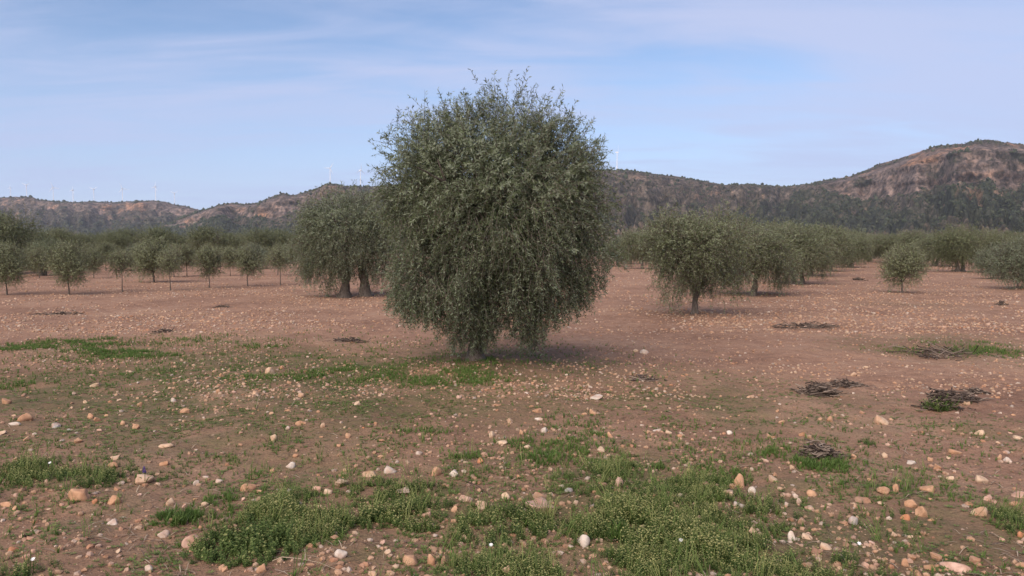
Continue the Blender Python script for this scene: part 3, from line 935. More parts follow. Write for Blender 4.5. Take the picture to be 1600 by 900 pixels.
# young planted trees: oval crown on a thin stem
PY = [proto(250, 1.25, 1.95, 0.36, 6, 180, 10, 0.056, [((0, 0, -.05), (0.02, 0, 0.9), 0.035)], 'young_leaf', 0.35, up=0.8, tw=0.34, spacing=0.024, limb=.02, skirt=0, z_turn=0.8, spread=.10),
      proto(260, 1.05, 1.75, 0.50, 5, 140, 10, 0.056, [((0, 0, -.05), (0.0, 0, 0.9), 0.03)], 'young_leaf', 0.35, up=0.8, tw=0.30, spacing=0.026, limb=.018, skirt=0, z_turn=0.9, spread=.09),
      proto(270, 0.85, 1.6, 0.74, 5, 85, 9, 0.056, [((0, 0, -.05), (-0.02, 0, 0.95), 0.028)], 'young_leaf', 0.35, up=0.8, tw=0.28, spacing=0.028, limb=.015, skirt=0, z_turn=1.0, spread=.08)]
# low bushy trees with foliage down to the ground
PB = [proto(280, 1.45, 1.6, 0.34, 7, 200, 10, 0.058, [((0, 0, -.05), (0.0, 0, 0.5), 0.05)], 'young_leaf', 0.35, up=0.9, tw=0.36, spacing=0.024, limb=.025, skirt=1, z_turn=0.55, spread=.11),
      proto(290, 1.9, 1.8, 0.30, 7, 250, 10, 0.062, [((0, 0, -.05), (0.1, 0, 0.5), 0.06)], 'olive_leaf', 0.5, up=0.8, tw=0.4, spacing=0.026, limb=.03, skirt=1, z_turn=0.7, spread=.13)]
HGT = {'PM': [2.35, 2.5, 2.7], 'PO': [3.3, 3.1], 'PY': [1.95, 1.75, 1.6], 'PB': [1.6, 1.8]}
SETS = {'PM': PM, 'PO': PO, 'PY': PY, 'PB': PB}
tr_rng = R(5)
first = {}


def put(kind, k, x, y, height, label, name='olive_tree', rz=None, group=None, widen=1.0):
    tk, cr_ = SETS[kind][k]
    if (kind, k) not in first:
        e = tree(name, tk, cr_, (0, 0, 0))
        first[(kind, k)] = e
    else:
        e = copy_thing(first[(kind, k)])
        e.name = name
    e.location = (x, y, tz(x, y) - 0.02)
    s = height / (HGT[kind][k] + 0.12)
    e.scale = (s * widen, s * widen, s)
    e.rotation_euler = (0, 0, tr_rng.rand() * 6.28 if rz is None else rz)
    tag(e, label, 'olive tree', group)
    return e


def put_px(kind, k, px, pbase, ptop, label, **kw):
    x, y = gp(px, pbase)
    dx, dy, dz = ray(px, ptop)
    zt = CAMH + dz * y / dy
    return put(kind, k, x, y, zt, label, **kw)


ORD = ['first', 'second', 'third', 'fourth', 'fifth', 'sixth', 'seventh', 'eighth', 'ninth', 'tenth', 'eleventh', 'twelfth', 'thirteenth', 'fourteenth', 'fifteenth',
       'sixteenth', 'seventeenth', 'eighteenth', 'nineteenth', 'twentieth', 'twenty-first', 'twenty-second', 'twenty-third', 'twenty-fourth', 'twenty-fifth', 'twenty-sixth', 'twenty-seventh', 'twenty-eighth', 'twenty-ninth', 'thirtieth']

# right-hand row running away from the largest tree
GR = 'olive trees of the receding right row'
put_px('PM', 0, 1085, 492, 337, 'weeping olive with one bare slender trunk, nearest of the receding right row', rz=0.4, group=GR, widen=1.02)
put_px('PM', 1, 1176, 461, 350, 'dark trunked olive overlapping the nearest right row tree on its right', rz=2.1, group=GR, widen=1.25)
x0, y0 = gp(1180, 461)
for q in range(13):
    yy = y0 + 7.2 * (q + 1) * (1 + 0.012 * q)
    xx = x0 + 0.545 * (yy - y0) + tr_rng.normal(0, .35)
    put('PM', [2, 0, 1][q % 3], xx, yy, 2.5 + tr_rng.rand() * .35, f'olive in the receding right row, {ORD[q + 2]} along it counting from the camera', group=GR, widen=1.12)
# parallel row seen left of it, behind the largest tree
GB = 'olive trees of the row behind the largest tree'
for q, (px, pb, pt) in enumerate([(1003, 420, 362), (985, 413, 366), (1030, 409, 364), (1052, 405, 368), (965, 416, 374)]):
    put_px('PM', q % 3, px, pb, pt, ['round dark olive just right of the largest tree, behind it on stony ground', 'smaller dark olive touching the round dark one on its left, behind',
                                    'olive between the round dark one and the nearest right row tree', 'farthest dark olive half behind the nearest right row tree', 'low pale olive glimpsed at the right edge of the largest crown'][q], group=GB, widen=1.1)
# right-hand side
GS = 'olive trees on the right side of the field'
put_px('PB', 0, 1409, 458, 386, 'small bushy olive standing alone on bare soil, foliage to its foot, right', rz=1.0, group=GS)
put_px('PO', 0, 1500, 425, 358, 'broad old olive with leaning trunks behind the small lone bushy one', rz=0.3, group=GS)
put_px('PM', 2, 1462, 416, 364, 'dark olive pressed against the left side of the broad old one', group=GS, widen=1.25)
put_px('PM', 1, 1425, 413, 362, 'dark olive with merged crown left of the broad old pair', group=GS, widen=1.2)
put_px('PM', 0, 1392, 410, 366, 'leftmost olive of the dark clump behind the small lone bushy one', group=GS, widen=1.2)
put_px('PM', 1, 1540, 419, 362, 'olive on the right flank of the broad old one', group=GS, widen=1.2)
put_px('PB', 1, 1590, 452, 378, 'dense olive with foliage to the soil, cut by the right picture edge', group=GS)
put_px('PB', 1, 1548, 436, 390, 'low bushy olive just left of the one cut by the right edge', group=GS)
put_px('PB', 0, 1640, 440, 376, 'bushy olive beyond the one cut by the right edge', group=GS)
put_px('PY', 1, 1357, 413, 398, 'tiny sapling between the right row and the dark clump', group=GS)
put_px('PB', 0, 1345, 405, 386, 'low distant bush left of the tiny sapling', group=GS)
put_px('PB', 1, 1328, 402, 380, 'low distant bush at the far end of the right row', group=GS)
for q, px in enumerate([1570, 1610, 1655]):
    put_px('PO', 1, px, 409 + q * 2, 364, ['distant tall olive above the low bushy one at right', 'distant tall olive above the tree at the right edge', 'farthest right tall olive beyond the edge tree'][q], group=GS)

# left: front row of young trees with thin stems
GY_ = 'young olive saplings of the front row'
rowY = [(11, 461, 383, 0), (108, 459.5, 379, 0), (191.5, 456, 392, 2), (266.5, 454, 388, 2), (327, 450.6, 387, 1), (387, 447.6, 388, 1), (438, 445.5, 388, 2), (482, 441.7, 390, 2)]
for q, (px, pb, pt, k) in enumerate(rowY):
    put_px('PY', k, px, pb, pt, f'young olive on a thin dark stem, {ORD[q]} from the left in the front sapling row', name='olive_sapling', group=GY_, widen=1.1 if k < 2 else 1.0)
put_px('PB', 0, 240, 441, 376, 'full round young olive leafy to its foot behind the front sapling row', rz=2.0, name='olive_sapling', group=GY_, widen=1.15)
# rows of young trees behind
r1 = R(17)
GY2 = 'young olive saplings of the rows behind'
for row, (pb0, pb1, cnt, xs0, xs1) in enumerate([(436, 430, 7, -40, 470), (424, 419, 9, -40, 480), (415, 412, 11, -30, 480)]):
    for q in range(cnt):
        px = xs0 + (xs1 - xs0) * (q + 0.5 + r1.normal(0, .12)) / cnt
        if row == 0 and 210 < px < 262:
            px = 292
        pb = pb0 + (pb1 - pb0) * q / cnt + r1.normal(0, 1)
        x, y = gp(px, pb)
        put('PY' if r1.rand() < .75 else 'PB', r1.randint(0, 2), x, y, 1.45 + 0.4 * r1.rand(), f'young olive in the {["second", "third", "fourth"][row]} sapling row from the front, {ORD[q]} from the left', name='olive_sapling', group=GY2, widen=1.1)
# back rows of tall dark trees
GD = 'tall dark olives closing the field on the left'
for q in range(22):
    px = -60 + q * 26 + r1.normal(0, 4)
    pb = 407 - (q % 3) * 3
    x, y = gp(px, pb)
    put('PO', r1.randint(0, 2), x, y, 2.75 + 0.65 * r1.rand() + (0.4 if q < 3 else 0), f'tall dark olive in the line behind all saplings, {ORD[q]} from the left', group=GD, widen=1.05)
put_px('PO', 1, -2, 428, 338, 'big dark olive cut by the left picture edge, taller than the saplings', group=GD, widen=0.95)
put_px('PO', 0, 52, 421, 364, 'dark olive just right of the big one at the left edge', group=GD, widen=0.9)
put_px('PM', 2, 70, 430, 376, 'paler olive before the dark ones near the left edge', group=GD, widen=1.2)
for q in range(0, 16, 2):                 # beyond the right row, far side
    px = 985 + q * 42 + r1.normal(0, 8)
    if 1295 < px < 1385:
        px += 330
    x, y = gp(px, 399 - (q % 2) * 3)
    put('PO', r1.randint(0, 2), x, y, 1.7 + 0.5 * r1.rand(), f'distant olive beyond the right rows, {ORD[q // 2]} from the left of that far line', group='distant olives beyond the right rows', widen=0.85)

# groves and bushes far across the plain: one mass
r2 = R(91)
nb = 3200
lf = unit(r2.normal(0, 1, (46, 3))) * (r2.rand(46, 1) ** 0.4) * np.array([1, 1, 0.62]) + np.array([0, 0, 0.62])
q1 = unit(r2.normal(0, 1, (46, 3))) * 0.30; q2 = unit(np.cross(q1, r2.normal(0, 1, (46, 3)))) * 0.24
bv = np.stack([lf - q1, lf - q2, lf + q1, lf + q2], 1).reshape(-1, 3)
bf = np.arange(46 * 4).reshape(-1, 4)
yb = 170 * np.exp(r2.rand(nb) * math.log(1100 / 170))
xb = (r2.rand(nb) * 1900 - 950) / F * yb
keep = fbm(xb * 0.012, yb * 0.012, 0, 3, 77) > 0.53
xb, yb = xb[keep], yb[keep]
Vv, Ff, inst = scatter((bv, bf), np.stack([xb, yb, terrain(xb, yb) - 0.2], -1), r2.rand(len(xb)) * 6.28, (0.75 + 0.8 * r2.rand(len(xb))) * (1 + yb / 1200))
o = link('far_groves', mesh_np('far_groves', Vv, Ff, [M['far_leaf']], False, {'tint': np.clip(r2.rand(len(xb))[inst] * 0.8 + 0.1, 0, 1)}))
tag(o, 'far-off groves and bushes reading as a dark green band below the hills', 'groves', kind='stuff')

# ------------------------------------------------------------------ wind turbines


def box(x0, x1, y0, y1, z0, z1):
    V = np.array([(x, y, z) for z in (z0, z1) for y in (y0, y1) for x in (x0, x1)], float)
    Fq = np.array([(0, 2, 3, 1), (4, 5, 7, 6), (0, 1, 5, 4), (2, 6, 7, 3), (0, 4, 6, 2), (1, 3, 7, 5)])
    return V, Fq


def blade_mesh():
    t = np.linspace(0, 1, 10)
    ch = np.interp(t, [0, .06, .2, 1], [1.6, 1.7, 3.0, .5])
    th = np.interp(t, [0, .1, 1], [1.4, .8, .12])
    prof = np.array([(-.3, 0), (0, .5), (.4, .25), (.7, 0), (.4, -.25), (0, -.5)])
    V = np.concatenate([np.stack([prof[:, 0] * c, prof[:, 1] * h, np.full(6, 1.0 + a * 33)], -1) for c, h, a in zip(ch, th, t)])
    i = np.arange(9)[:, None] * 6; j = np.arange(6)[None, :]
    Q_ = np.stack([i + j, i + (j + 1) % 6, i + 6 + (j + 1) % 6, i + 6 + j], -1).reshape(-1, 4)
    return mesh_np('blade', V, Q_, [M['white_paint']], True)


HUB = 80.0
tw_z = np.linspace(-35, HUB - 1.5, 8)
tv, tf = tubes([np.stack([0 * tw_z, 0 * tw_z, tw_z], -1)], [np.interp(tw_z, [-35, HUB], [2.1, 1.1])], 14)
tower_me = mesh_np('tower', tv, tf, [M['white_paint']], True)
nac_me = mesh_np('nacelle', *box(-1.9, 1.9, -3.5, 7, HUB - 1.9, HUB + 2.0), [M['white_paint']], False)
hv, hf_ = ico(2)
hub_me = mesh_np('hub', hv * np.array([1.9, 2.4, 1.9]) + np.array([0, -4.6, HUB]), hf_, [M['white_paint']], True)
bl_me = blade_mesh()


def turbine(px, pbase, D, phub, phase, yaw, label):
    X, Y, Z = at_depth(px, pbase, D)
    _, _, Zh = at_depth(px, phub, D)
    s = float(Zh - Z) / HUB
    e = bpy.data.objects.new('wind_turbine', None); C.collection.objects.link(e)
    e.location = (float(X), float(Y), float(Z)); e.scale = (s, s, s); e.rotation_euler = (0, 0, yaw)
    link('tower', tower_me, e); link('nacelle', nac_me, e); link('hub', hub_me, e)
    for k in range(3):
        b = link('blade', bl_me, e, (0, -4.6, HUB))
        b.rotation_euler = (0, phase + k * 2 * PI / 3, 0)
    tag(e, label, 'wind turbine', 'wind turbines on the ridges')


left_t = [(16.6, 308, 293.4), (42, 308, 289.6), (83.6, 314, 293), (114.5, 316, 297), (147, 315, 296), (191.7, 316, 294.7), (243.5, 314, 292), (273, 319, 302)]
for q, (px, pb, ph) in enumerate(left_t):
    turbine(px, pb, 4060, ph, q * 0.7 + 0.3, (q % 3 - 1) * 0.5, f'faint white wind turbine, {ORD[q]} from the left on the far left ridge')
turbine(516, 287, 2840, 263, 0.55, 0.2, 'white wind turbine on the hump of the central hill, left of two')
turbine(563.5, 291.5, 2800, 266, 0.05, 0.9, 'white wind turbine right of the hump, beside the largest crown')
turbine(964, 266, 2710, 238, 0.1, 1.45, 'wind turbine seen edge on, just right of the largest crown')

# ------------------------------------------------------------------ farm buildings on the plain


def farmhouse(px, pbase, D, wd, label, yaw):
    X, Y, Z = at_depth(px, pbase, D)
    e = bpy.data.objects.new('farmhouse', None); C.collection.objects.link(e)
    e.location = (float(X), float(Y), float(Z)); e.rotation_euler = (0, 0, yaw)
    h = wd * 0.36
    v, f = box(-wd / 2, wd / 2, -wd * .28, wd * .28, -14, h)
    link('wall', mesh_np('wall', v, f, [M['whitewash']]), e)
    a, b, c_ = wd / 2 + .3, wd * .28 + .3, h + wd * .15
    V = np.array([(-a, -b, h + .01), (a, -b, h + .01), (a, b, h + .01), (-a, b, h + .01), (-a, 0, c_), (a, 0, c_)])
    Fq = np.array([(0, 1, 5, 4), (2, 3, 4, 5), (0, 4, 3, 3), (1, 2, 5, 5), (0, 3, 2, 1)])
    me = bpy.data.meshes.new('roof'); me.from_pydata([tuple(p) for p in V], [], [(0, 1, 5, 4), (2, 3, 4, 5), (0, 4, 3), (1, 2, 5), (0, 3, 2, 1)])
    me.materials.append(M['roof'])
    link('roof', me, e)
    v, f = box(-wd * .06, wd * .06, -wd * .28 - .06, -wd * .28 - .003, 0, 2.2)
    link('door', mesh_np('door', v, f, [M['door']]), e)
    for sx in (-.3, .28):
        v, f = box(wd * sx - .6, wd * sx + .6, -wd * .28 - .05, -wd * .28 - .003, 1.1, 2.4)
        link('window', mesh_np('window', v, f, [M['door']]), e)
    tag(e, label, 'farmhouse', 'white farmhouses on the plain')


farmhouse(272, 377.5, 1150, 9, 'small white farmhouse far off behind the left saplings', 0.2)
farmhouse(380, 377.5, 1200, 9, 'white farmhouse far off between the saplings and the two-trunked olive', -0.15)

# ------------------------------------------------------------------ grass and weeds


def sample_cover(P, n, r, power=1.0, xr=(-14, 12), yr=(2.6, 15), boost=None):
    x = r.rand(n) * (xr[1] - xr[0]) + xr[0]
    y = yr[0] * np.exp(r.rand(n) * math.log(yr[1] / yr[0]))
    inv = np.abs(x) < y * 0.80 + 0.5
    x, y = x[inv], y[inv]
    d = cover(P, x, y)
    nse = sstep(0.38, 0.63, fbm(x * 2.6, y * 2.6, 0, 4, 57, 0.6))
    k = r.rand(len(x)) < (d ** power) * (0.12 + 0.88 * nse)
    return x[k], y[k]


r3 = R(23)
# a tuft of grass: narrow bent blades
tv, off = [], 0
for q in range(9):
    a = r3.rand() * 6.28; le = 0.6 + 0.6 * r3.rand(); ln = 0.25 + 0.5 * r3.rand()
    d = np.array([math.cos(a), math.sin(a)]); s_ = np.array([-d[1], d[0]]) * 0.035
    b0 = d * 0.12 * r3.rand()
    m0 = b0 + d * ln * le * 0.35; t0 = b0 + d * ln * le
    tv += [(b0[0] - s_[0], b0[1] - s_[1], 0), (b0[0] + s_[0], b0[1] + s_[1], 0), (m0[0] + s_[0], m0[1] + s_[1], le * .62), (m0[0] - s_[0], m0[1] - s_[1], le * .62),
           (m0[0] - s_[0], m0[1] - s_[1], le * .62), (m0[0] + s_[0], m0[1] + s_[1], le * .62), (t0[0] + s_[0] * .15, t0[1], le), (t0[0] - s_[0] * .15, t0[1], le)]
tuft = (np.array(tv), np.arange(len(tv)).reshape(-1, 4))
x, y = sample_cover(GRASS + [patch(-200, 520, 1000, 640, .10), patch(-200, 640, 1800, 900, .06)], 900000, r3)
x, y = x[:60000], y[:60000]
n = len(x)
Vv, Ff, inst = scatter(tuft, np.stack([x, y, terrain(x, y) - 0.004], -1), r3.rand(n) * 6.28, 0.022 + 0.036 * r3.rand(n) ** 1.5, r3.normal(0, .15, (n, 2)))
o = link('grass', mesh_np('grass', Vv, Ff, [M['grass']], False, {'tint': np.clip(0.5 * r3.rand(n)[inst] + 0.4 * fbm(x * 2, y * 2, 0, 3, 3)[inst], 0, 1)}))
tag(o, 'short bright green grass growing in patches on the red soil', 'grass', kind='stuff')

# low leafy weed with pale flower heads
tv, tt_ = [], []
for st in range(4):
    a0 = r3.rand() * 6.28; lean = 0.22 * r3.rand()
    hgt = 0.65 + 0.55 * r3.rand()
    ax = np.array([math.cos(a0) * lean, math.sin(a0) * lean, 1.0]); base = np.array([math.cos(a0), math.sin(a0), 0]) * 0.10
    for q in range(8):
        t = (q + 0.4) / 8 * hgt
        p = base + ax * t
        a = q * 2.4 + a0; le = (0.30 - 0.16 * t) * (0.7 + .6 * r3.rand())
        d = np.array([math.cos(a), math.sin(a), 0.55]) * le; s_ = np.array([-math.sin(a), math.cos(a), 0]) * le * 0.26
        tv += [p, p + d * .55 - s_, p + d, p + d * .55 + s_]; tt_ += [0.0] * 4
    p = base + ax * hgt
    for q in range(4):
        a = q * 1.57; d = np.array([math.cos(a), math.sin(a), 0.5]) * 0.055; s_ = np.array([-math.sin(a), math.cos(a), 0]) * 0.035
        tv += [p, p + d - s_, p + d * 1.3, p + d + s_]; tt_ += [0.75] * 4
    s_ = np.array([0.012, 0, 0])
    tv += [base - s_, base + s_, p + s_, p - s_]; tt_ += [0.15] * 4
weed = (np.array(tv), np.arange(len(tv)).reshape(-1, 4)); weed_t = np.array(tt_)
x, y = sample_cover(WEED + [patch(-200, 600, 1800, 1000, .10), patch(700, 690, 1300, 900, .28)], 420000, r3, xr=(-8, 8), yr=(2.6, 8.5))
x, y = x[:38000], y[:38000]
hs_ = 0.35 + 0.65 * cover(WEED, x, y)
n = len(x)
Vv, Ff, inst = scatter(weed, np.stack([x, y, terrain(x, y) - 0.004], -1), r3.rand(n) * 6.28, (0.035 + 0.050 * r3.rand(n)) * hs_, r3.normal(0, .2, (n, 2)))
tn = np.clip(np.tile(weed_t, n) + (0.55 * r3.rand(n) * (0.4 + fbm(x * 1.5, y * 1.5, 0, 3, 8)))[inst] + 0.1 * r3.rand(len(Vv)), 0, 1)
o = link('flowering_weeds', mesh_np('flowering_weeds', Vv, Ff, [M['weed']], False, {'tint': tn}))
tag(o, 'low leafy weeds with pale yellowish heads covering the foreground', 'weeds', kind='stuff')

tv, t2_ = [], []
for q in range(5):
    a = r3.rand() * 6.28; b = np.array([math.cos(a), math.sin(a), 0]) * .12
    p1 = b + np.array([math.cos(a) * .15, math.sin(a) * .15, .55]); p2 = p1 + np.array([r3.normal(0, .12), r3.normal(0, .12), .5])
    s_ = np.array([-math.sin(a), math.cos(a), 0]) * .016
    tv += [b - s_, b + s_, p1 + s_, p1 - s_, p1 - s_, p1 + s_, p2 + s_ * .5, p2 - s_ * .5]; t2_ += [.35] * 8
    for w_ in range(5):
        c_ = p1 + (p2 - p1) * (w_ / 4); a2 = r3.rand() * 6.28
        d = np.array([math.cos(a2), math.sin(a2), .5]) * .07; s2 = np.array([-math.sin(a2), math.cos(a2), 0]) * .022
        tv += [c_, c_ + d * .6 - s2, c_ + d, c_ + d * .6 + s2]; t2_ += [.55] * 4
tallw = (np.array(tv), np.arange(len(tv)).reshape(-1, 4)); tall_t = np.array(t2_)
x, y = sample_cover(WEED + [patch(-200, 700, 1800, 1000, .15)], 60000, r3, xr=(-7, 7), yr=(2.6, 7.5))
x, y = x[:800], y[:800]; n = len(x)
Vv, Ff, inst = scatter(tallw, np.stack([x, y, terrain(x, y) - 0.004], -1), r3.rand(n) * 6.28, 0.06 + 0.09 * r3.rand(n) ** 2, r3.normal(0, .25, (n, 2)))
o = link('seeding_stems', mesh_np('seeding_stems', Vv, Ff, [M['weed']], False, {'tint': np.clip(np.tile(tall_t, n) + (.5 * r3.rand(n) + .05)[inst], 0, 1)}))
tag(o, 'thin seeding stems standing above the low weeds', 'weeds', kind='stuff')

# tiny rosettes and dead straw over the whole near field
tv = []
for q in range(6):
    a = q * 1.05 + r3.rand() * .4; le = 0.7 + .6 * r3.rand()
    d = np.array([math.cos(a), math.sin(a), 0.35]) * le; s_ = np.array([-math.sin(a), math.cos(a), 0]) * 0.2
    tv += [(0, 0, 0), d * .6 - s_, d, d * .6 + s_]
ros = (np.array(tv), np.arange(len(tv)).reshape(-1, 4))
x, y = sample_cover(MOSS, 260000, r3, xr=(-13, 13), yr=(2.6, 14))
x, y = x[:34000], y[:34000]
n = len(x)
Vv, Ff, inst = scatter(ros, np.stack([x, y, terrain(x, y) + 0.001], -1), r3.rand(n) * 6.28, 0.008 + 0.020 * r3.rand(n) ** 2)
o = link('ground_cover', mesh_np('ground_cover', Vv, Ff, [M['weed']], False, {'tint': np.clip(.2 + .6 * r3.rand(n)[inst], 0, .85)}))
tag(o, 'thin film of tiny green seedlings over the soil', 'ground cover', kind='stuff')

n = 26000
y = 2.6 * np.exp(r3.rand(n) * math.log(30 / 2.6)); x = (r3.rand(n) * 2 - 1) * (y * 0.8 + .5)
kk = fbm(x * 0.9, y * 0.9, 0, 4, 66) > 0.44
x, y = x[kk], y[kk]; n = len(x)
tv = np.array([(-1, -.035, 0.0), (-1, .035, 0.0), (0, .05, .18), (0, -.05, .18), (0, -.05, .18), (0, .05, .18), (1, .03, .05), (1, -.03, .05)], float)
Vv, Ff, inst = scatter((tv, np.arange(8).reshape(-1, 4)), np.stack([x, y, terrain(x, y) + 0.003], -1), r3.rand(n) * 6.28, (0.012 + 0.045 * r3.rand(n) ** 2) * (1 + y * .03), r3.normal(0, .12, (n, 2)))
o = link('dry_straw', mesh_np('dry_straw', Vv, Ff, [M['straw']], False, {'tint': r3.rand(n)[inst]}))
tag(o, 'bits of dry straw and broken twigs littering the soil', 'straw', kind='stuff')

# ------------------------------------------------------------------ stones
COL = {'orange': (0.44, 0.275, 0.175), 'cream': (0.52, 0.39, 0.28), 'white': (0.53, 0.47, 0.41), 'pink': (0.50, 0.34, 0.27), 'grey': (0.38, 0.36, 0.34), 'red': (0.43, 0.20, 0.11), 'brown': (0.30, 0.20, 0.145)}
Vs_, Fs_ = ico(3)
stone_me = []
for q in range(14):
    rs = R(300 + q)
    V = Vs_.copy()
    for _ in range(7 + q % 5):                       # chop with planes: broken faces
        nn = unit(rs.normal(0, 1, 3)); dd = 0.38 + 0.42 * rs.rand()
        ex = np.clip(V @ nn - dd, 0, None)
        V = V - ex[:, None] * nn[None] * (0.92 if q % 3 else 0.75)
    dn = fbm(V[:, 0] * 1.6 + q * 7, V[:, 1] * 1.6, V[:, 2] * 1.6, 4, q) - 0.5
    V = V * (1 + 0.42 * dn)[:, None] * np.array([1, 0.75 + 0.3 * rs.rand(), 0.62 + 0.25 * rs.rand()])
    V[:, 2] += 0.0
    stone_me.append(mesh_np('stone', V / np.abs(V[:, 0]).max(), Fs_, [M['stone']], True))
FLAT = [k for k in range(14)]
GRS = 'stones lying on the field'
rs = R(77)
stones = []       # (obj, px, py, size m, colour, shape)


def stone(px, py, wpx, colour, hr=0.62, label=None):
    """px, py: centre of the stone in the photograph; wpx: its width there; hr: height over width"""
    x, y = gp(px, py + wpx * hr * 0.38)
    wd = wpx / F * math.hypot(y, CAMH)
    o = bpy.data.objects.new('stone', stone_me[rs.randint(0, 14)])
    C.collection.objects.link(o)
    h = wd * hr
    o.location = (x, y, tz(x, y) + h * (0.10 + 0.14 * rs.rand()))
    o.scale = (wd / 2, wd / 2 * (0.8 + .3 * rs.rand()), wd / 2 * hr * 1.95)
    o.rotation_euler = (rs.normal(0, .12), rs.normal(0, .12), (rs.rand() - .5) * 1.2 + (PI if rs.rand() < .5 else 0))
    c = np.array(COL[colour]) * (0.9 + .2 * rs.rand())
    o.color = (*c, 1)
    o['category'] = 'stone'; o['group'] = GRS
    if label:
        o['label'] = label
    stones.append([o, px, py, wd, colour, 'flat' if hr < 0.42 else ('upright' if hr > 0.95 else 'blunt')])
    return o


HAND = [  # px, py, width px, colour, height/width, label
    (127, 772, 34, 'orange', .78, 'big rounded orange stone in the left foreground, behind the bottom left grass'),
    (179, 780, 23, 'orange', .66, 'orange stone just right of the big rounded orange one on the left'),
    (224, 748, 32, 'cream', .5, 'broad cream stone at the foot of the purple flower'),
    (300, 838, 29, 'pink', .75, 'pale pinkish stone at the left foot of the dark weed clump'),
    (254, 831, 20, 'white', .5, 'chalk white stone left of the pinkish stone by the weed clump'),
    (177, 813, 20, 'white', .3, 'thin whitish slab on bare soil below the two orange stones'),
    (11, 784, 25, 'orange', .55, 'orange stone at the left picture edge level with the big rounded one'),
    (422, 581, 18, 'cream', .75, 'cream angular stone standing in the far grass strip left of the largest tree'),
    (151, 600, 20, 'cream', .4, 'flat cream stone lying alone below the bright grass strip at left'),
    (89, 664, 18, 'grey', .5, 'bluish grey stone among orange ones at the far left'),
    (842, 793, 50, 'pink', .46, 'largest pink boulder lying low in the weeds, centre foreground'),
    (842, 779, 24, 'brown', .45, 'dull brown stone tucked right behind the largest pink boulder'),
    (752, 793, 19, 'cream', .75, 'pale stone left of the largest pink boulder'),
    (789, 779, 15, 'cream', .75, 'small round cream stone between bare soil and the pink boulder'),
    (668, 804, 19, 'pink', .6, 'pink stone at the upper edge of the central weed band'),
    (609, 733, 27, 'white', .38, 'flat whitish slab, right one of a touching pair left of centre'),
    (580, 740, 30, 'cream', .42, 'yellowish slab, left one of a touching pair left of centre'),
    (911, 846, 20, 'white', .85, 'round whitish stone in the weeds right of centre'),
    (991, 838, 23, 'white', .45, 'pale flattish stone deep in the weeds, bottom centre right'),
    (643, 873, 25, 'orange', .75, 'orange wedge shaped stone below the weed band, left one of two'),
    (672, 871, 15, 'orange', 1.4, 'upright orange stone right beside the orange wedge'),
    (791, 894, 18, 'cream', .8, 'cream stone cut by the bottom picture edge near the centre'),
    (933, 620, 23, 'white', .32, 'flat white slab alone in front of the largest tree, right side'),
    (1006, 548, 14, 'white', .5, 'pale stone on the bare soil right of the largest tree'),
    (1375, 655, 26, 'cream', .75, 'big rounded cream stone alone on the right below the twig heaps'),
    (1154, 751, 19, 'orange', 1.2, 'tallest orange stone of the tight group right of centre'),
    (1138, 771, 24, 'cream', .6, 'cream stone at the front of the tight group right of centre'),
    (1143, 761, 13, 'orange', .7, 'small orange stone wedged in the tight group right of centre'),
    (1175, 766, 12, 'white', 1.0, 'white angular stone at the right end of the tight group'),
    (1153, 791, 20, 'white', .4, 'flat white stone below the tight group right of centre'),
    (1270, 768, 21, 'orange', .6, 'orange stone on bare soil below the tied looking twig bundle'),
    (1450, 763, 26, 'orange', .52, 'wide orange stone at right, largest above the two by the bare soil'),
    (1440, 805, 19, 'orange', .66, 'orange stone right of the reddish one in the right foreground'),
    (1414, 812, 13, 'red', .7, 'small reddish stone in the right foreground'),
    (1529, 806, 23, 'cream', .7, 'cream stone with rounded top in the right foreground'),
    (1532, 743, 22, 'cream', .66, 'cream stone standing clear near the right edge'),
    (1592, 772, 26, 'pink', .45, 'pale pinkish slab cut by the right picture edge'),
    (1237, 840, 12, 'white', 1.35, 'upright white shard in the right foreground'),
    (1259, 840, 19, 'cream', .55, 'cream stone just right of the upright white shard'),
    (1288, 858, 21, 'cream', .62, 'cream stone below and right of the upright white shard'),
    (1334, 818, 16, 'grey', .75, 'grey white stone in the right foreground between grass tufts'),
    (1492, 887, 42, 'pink', .30, 'large flat pinkish slab at the bottom right'),
    (1461, 872, 18, 'orange', .7, 'orange stone behind the left end of the large bottom right slab'),
    (1596, 842, 12, 'red', .8, 'reddish stone cut by the right picture edge, lower down'),
    (391, 757, 27, 'orange', .55, 'broken orange stone left of centre on bare soil'),
]
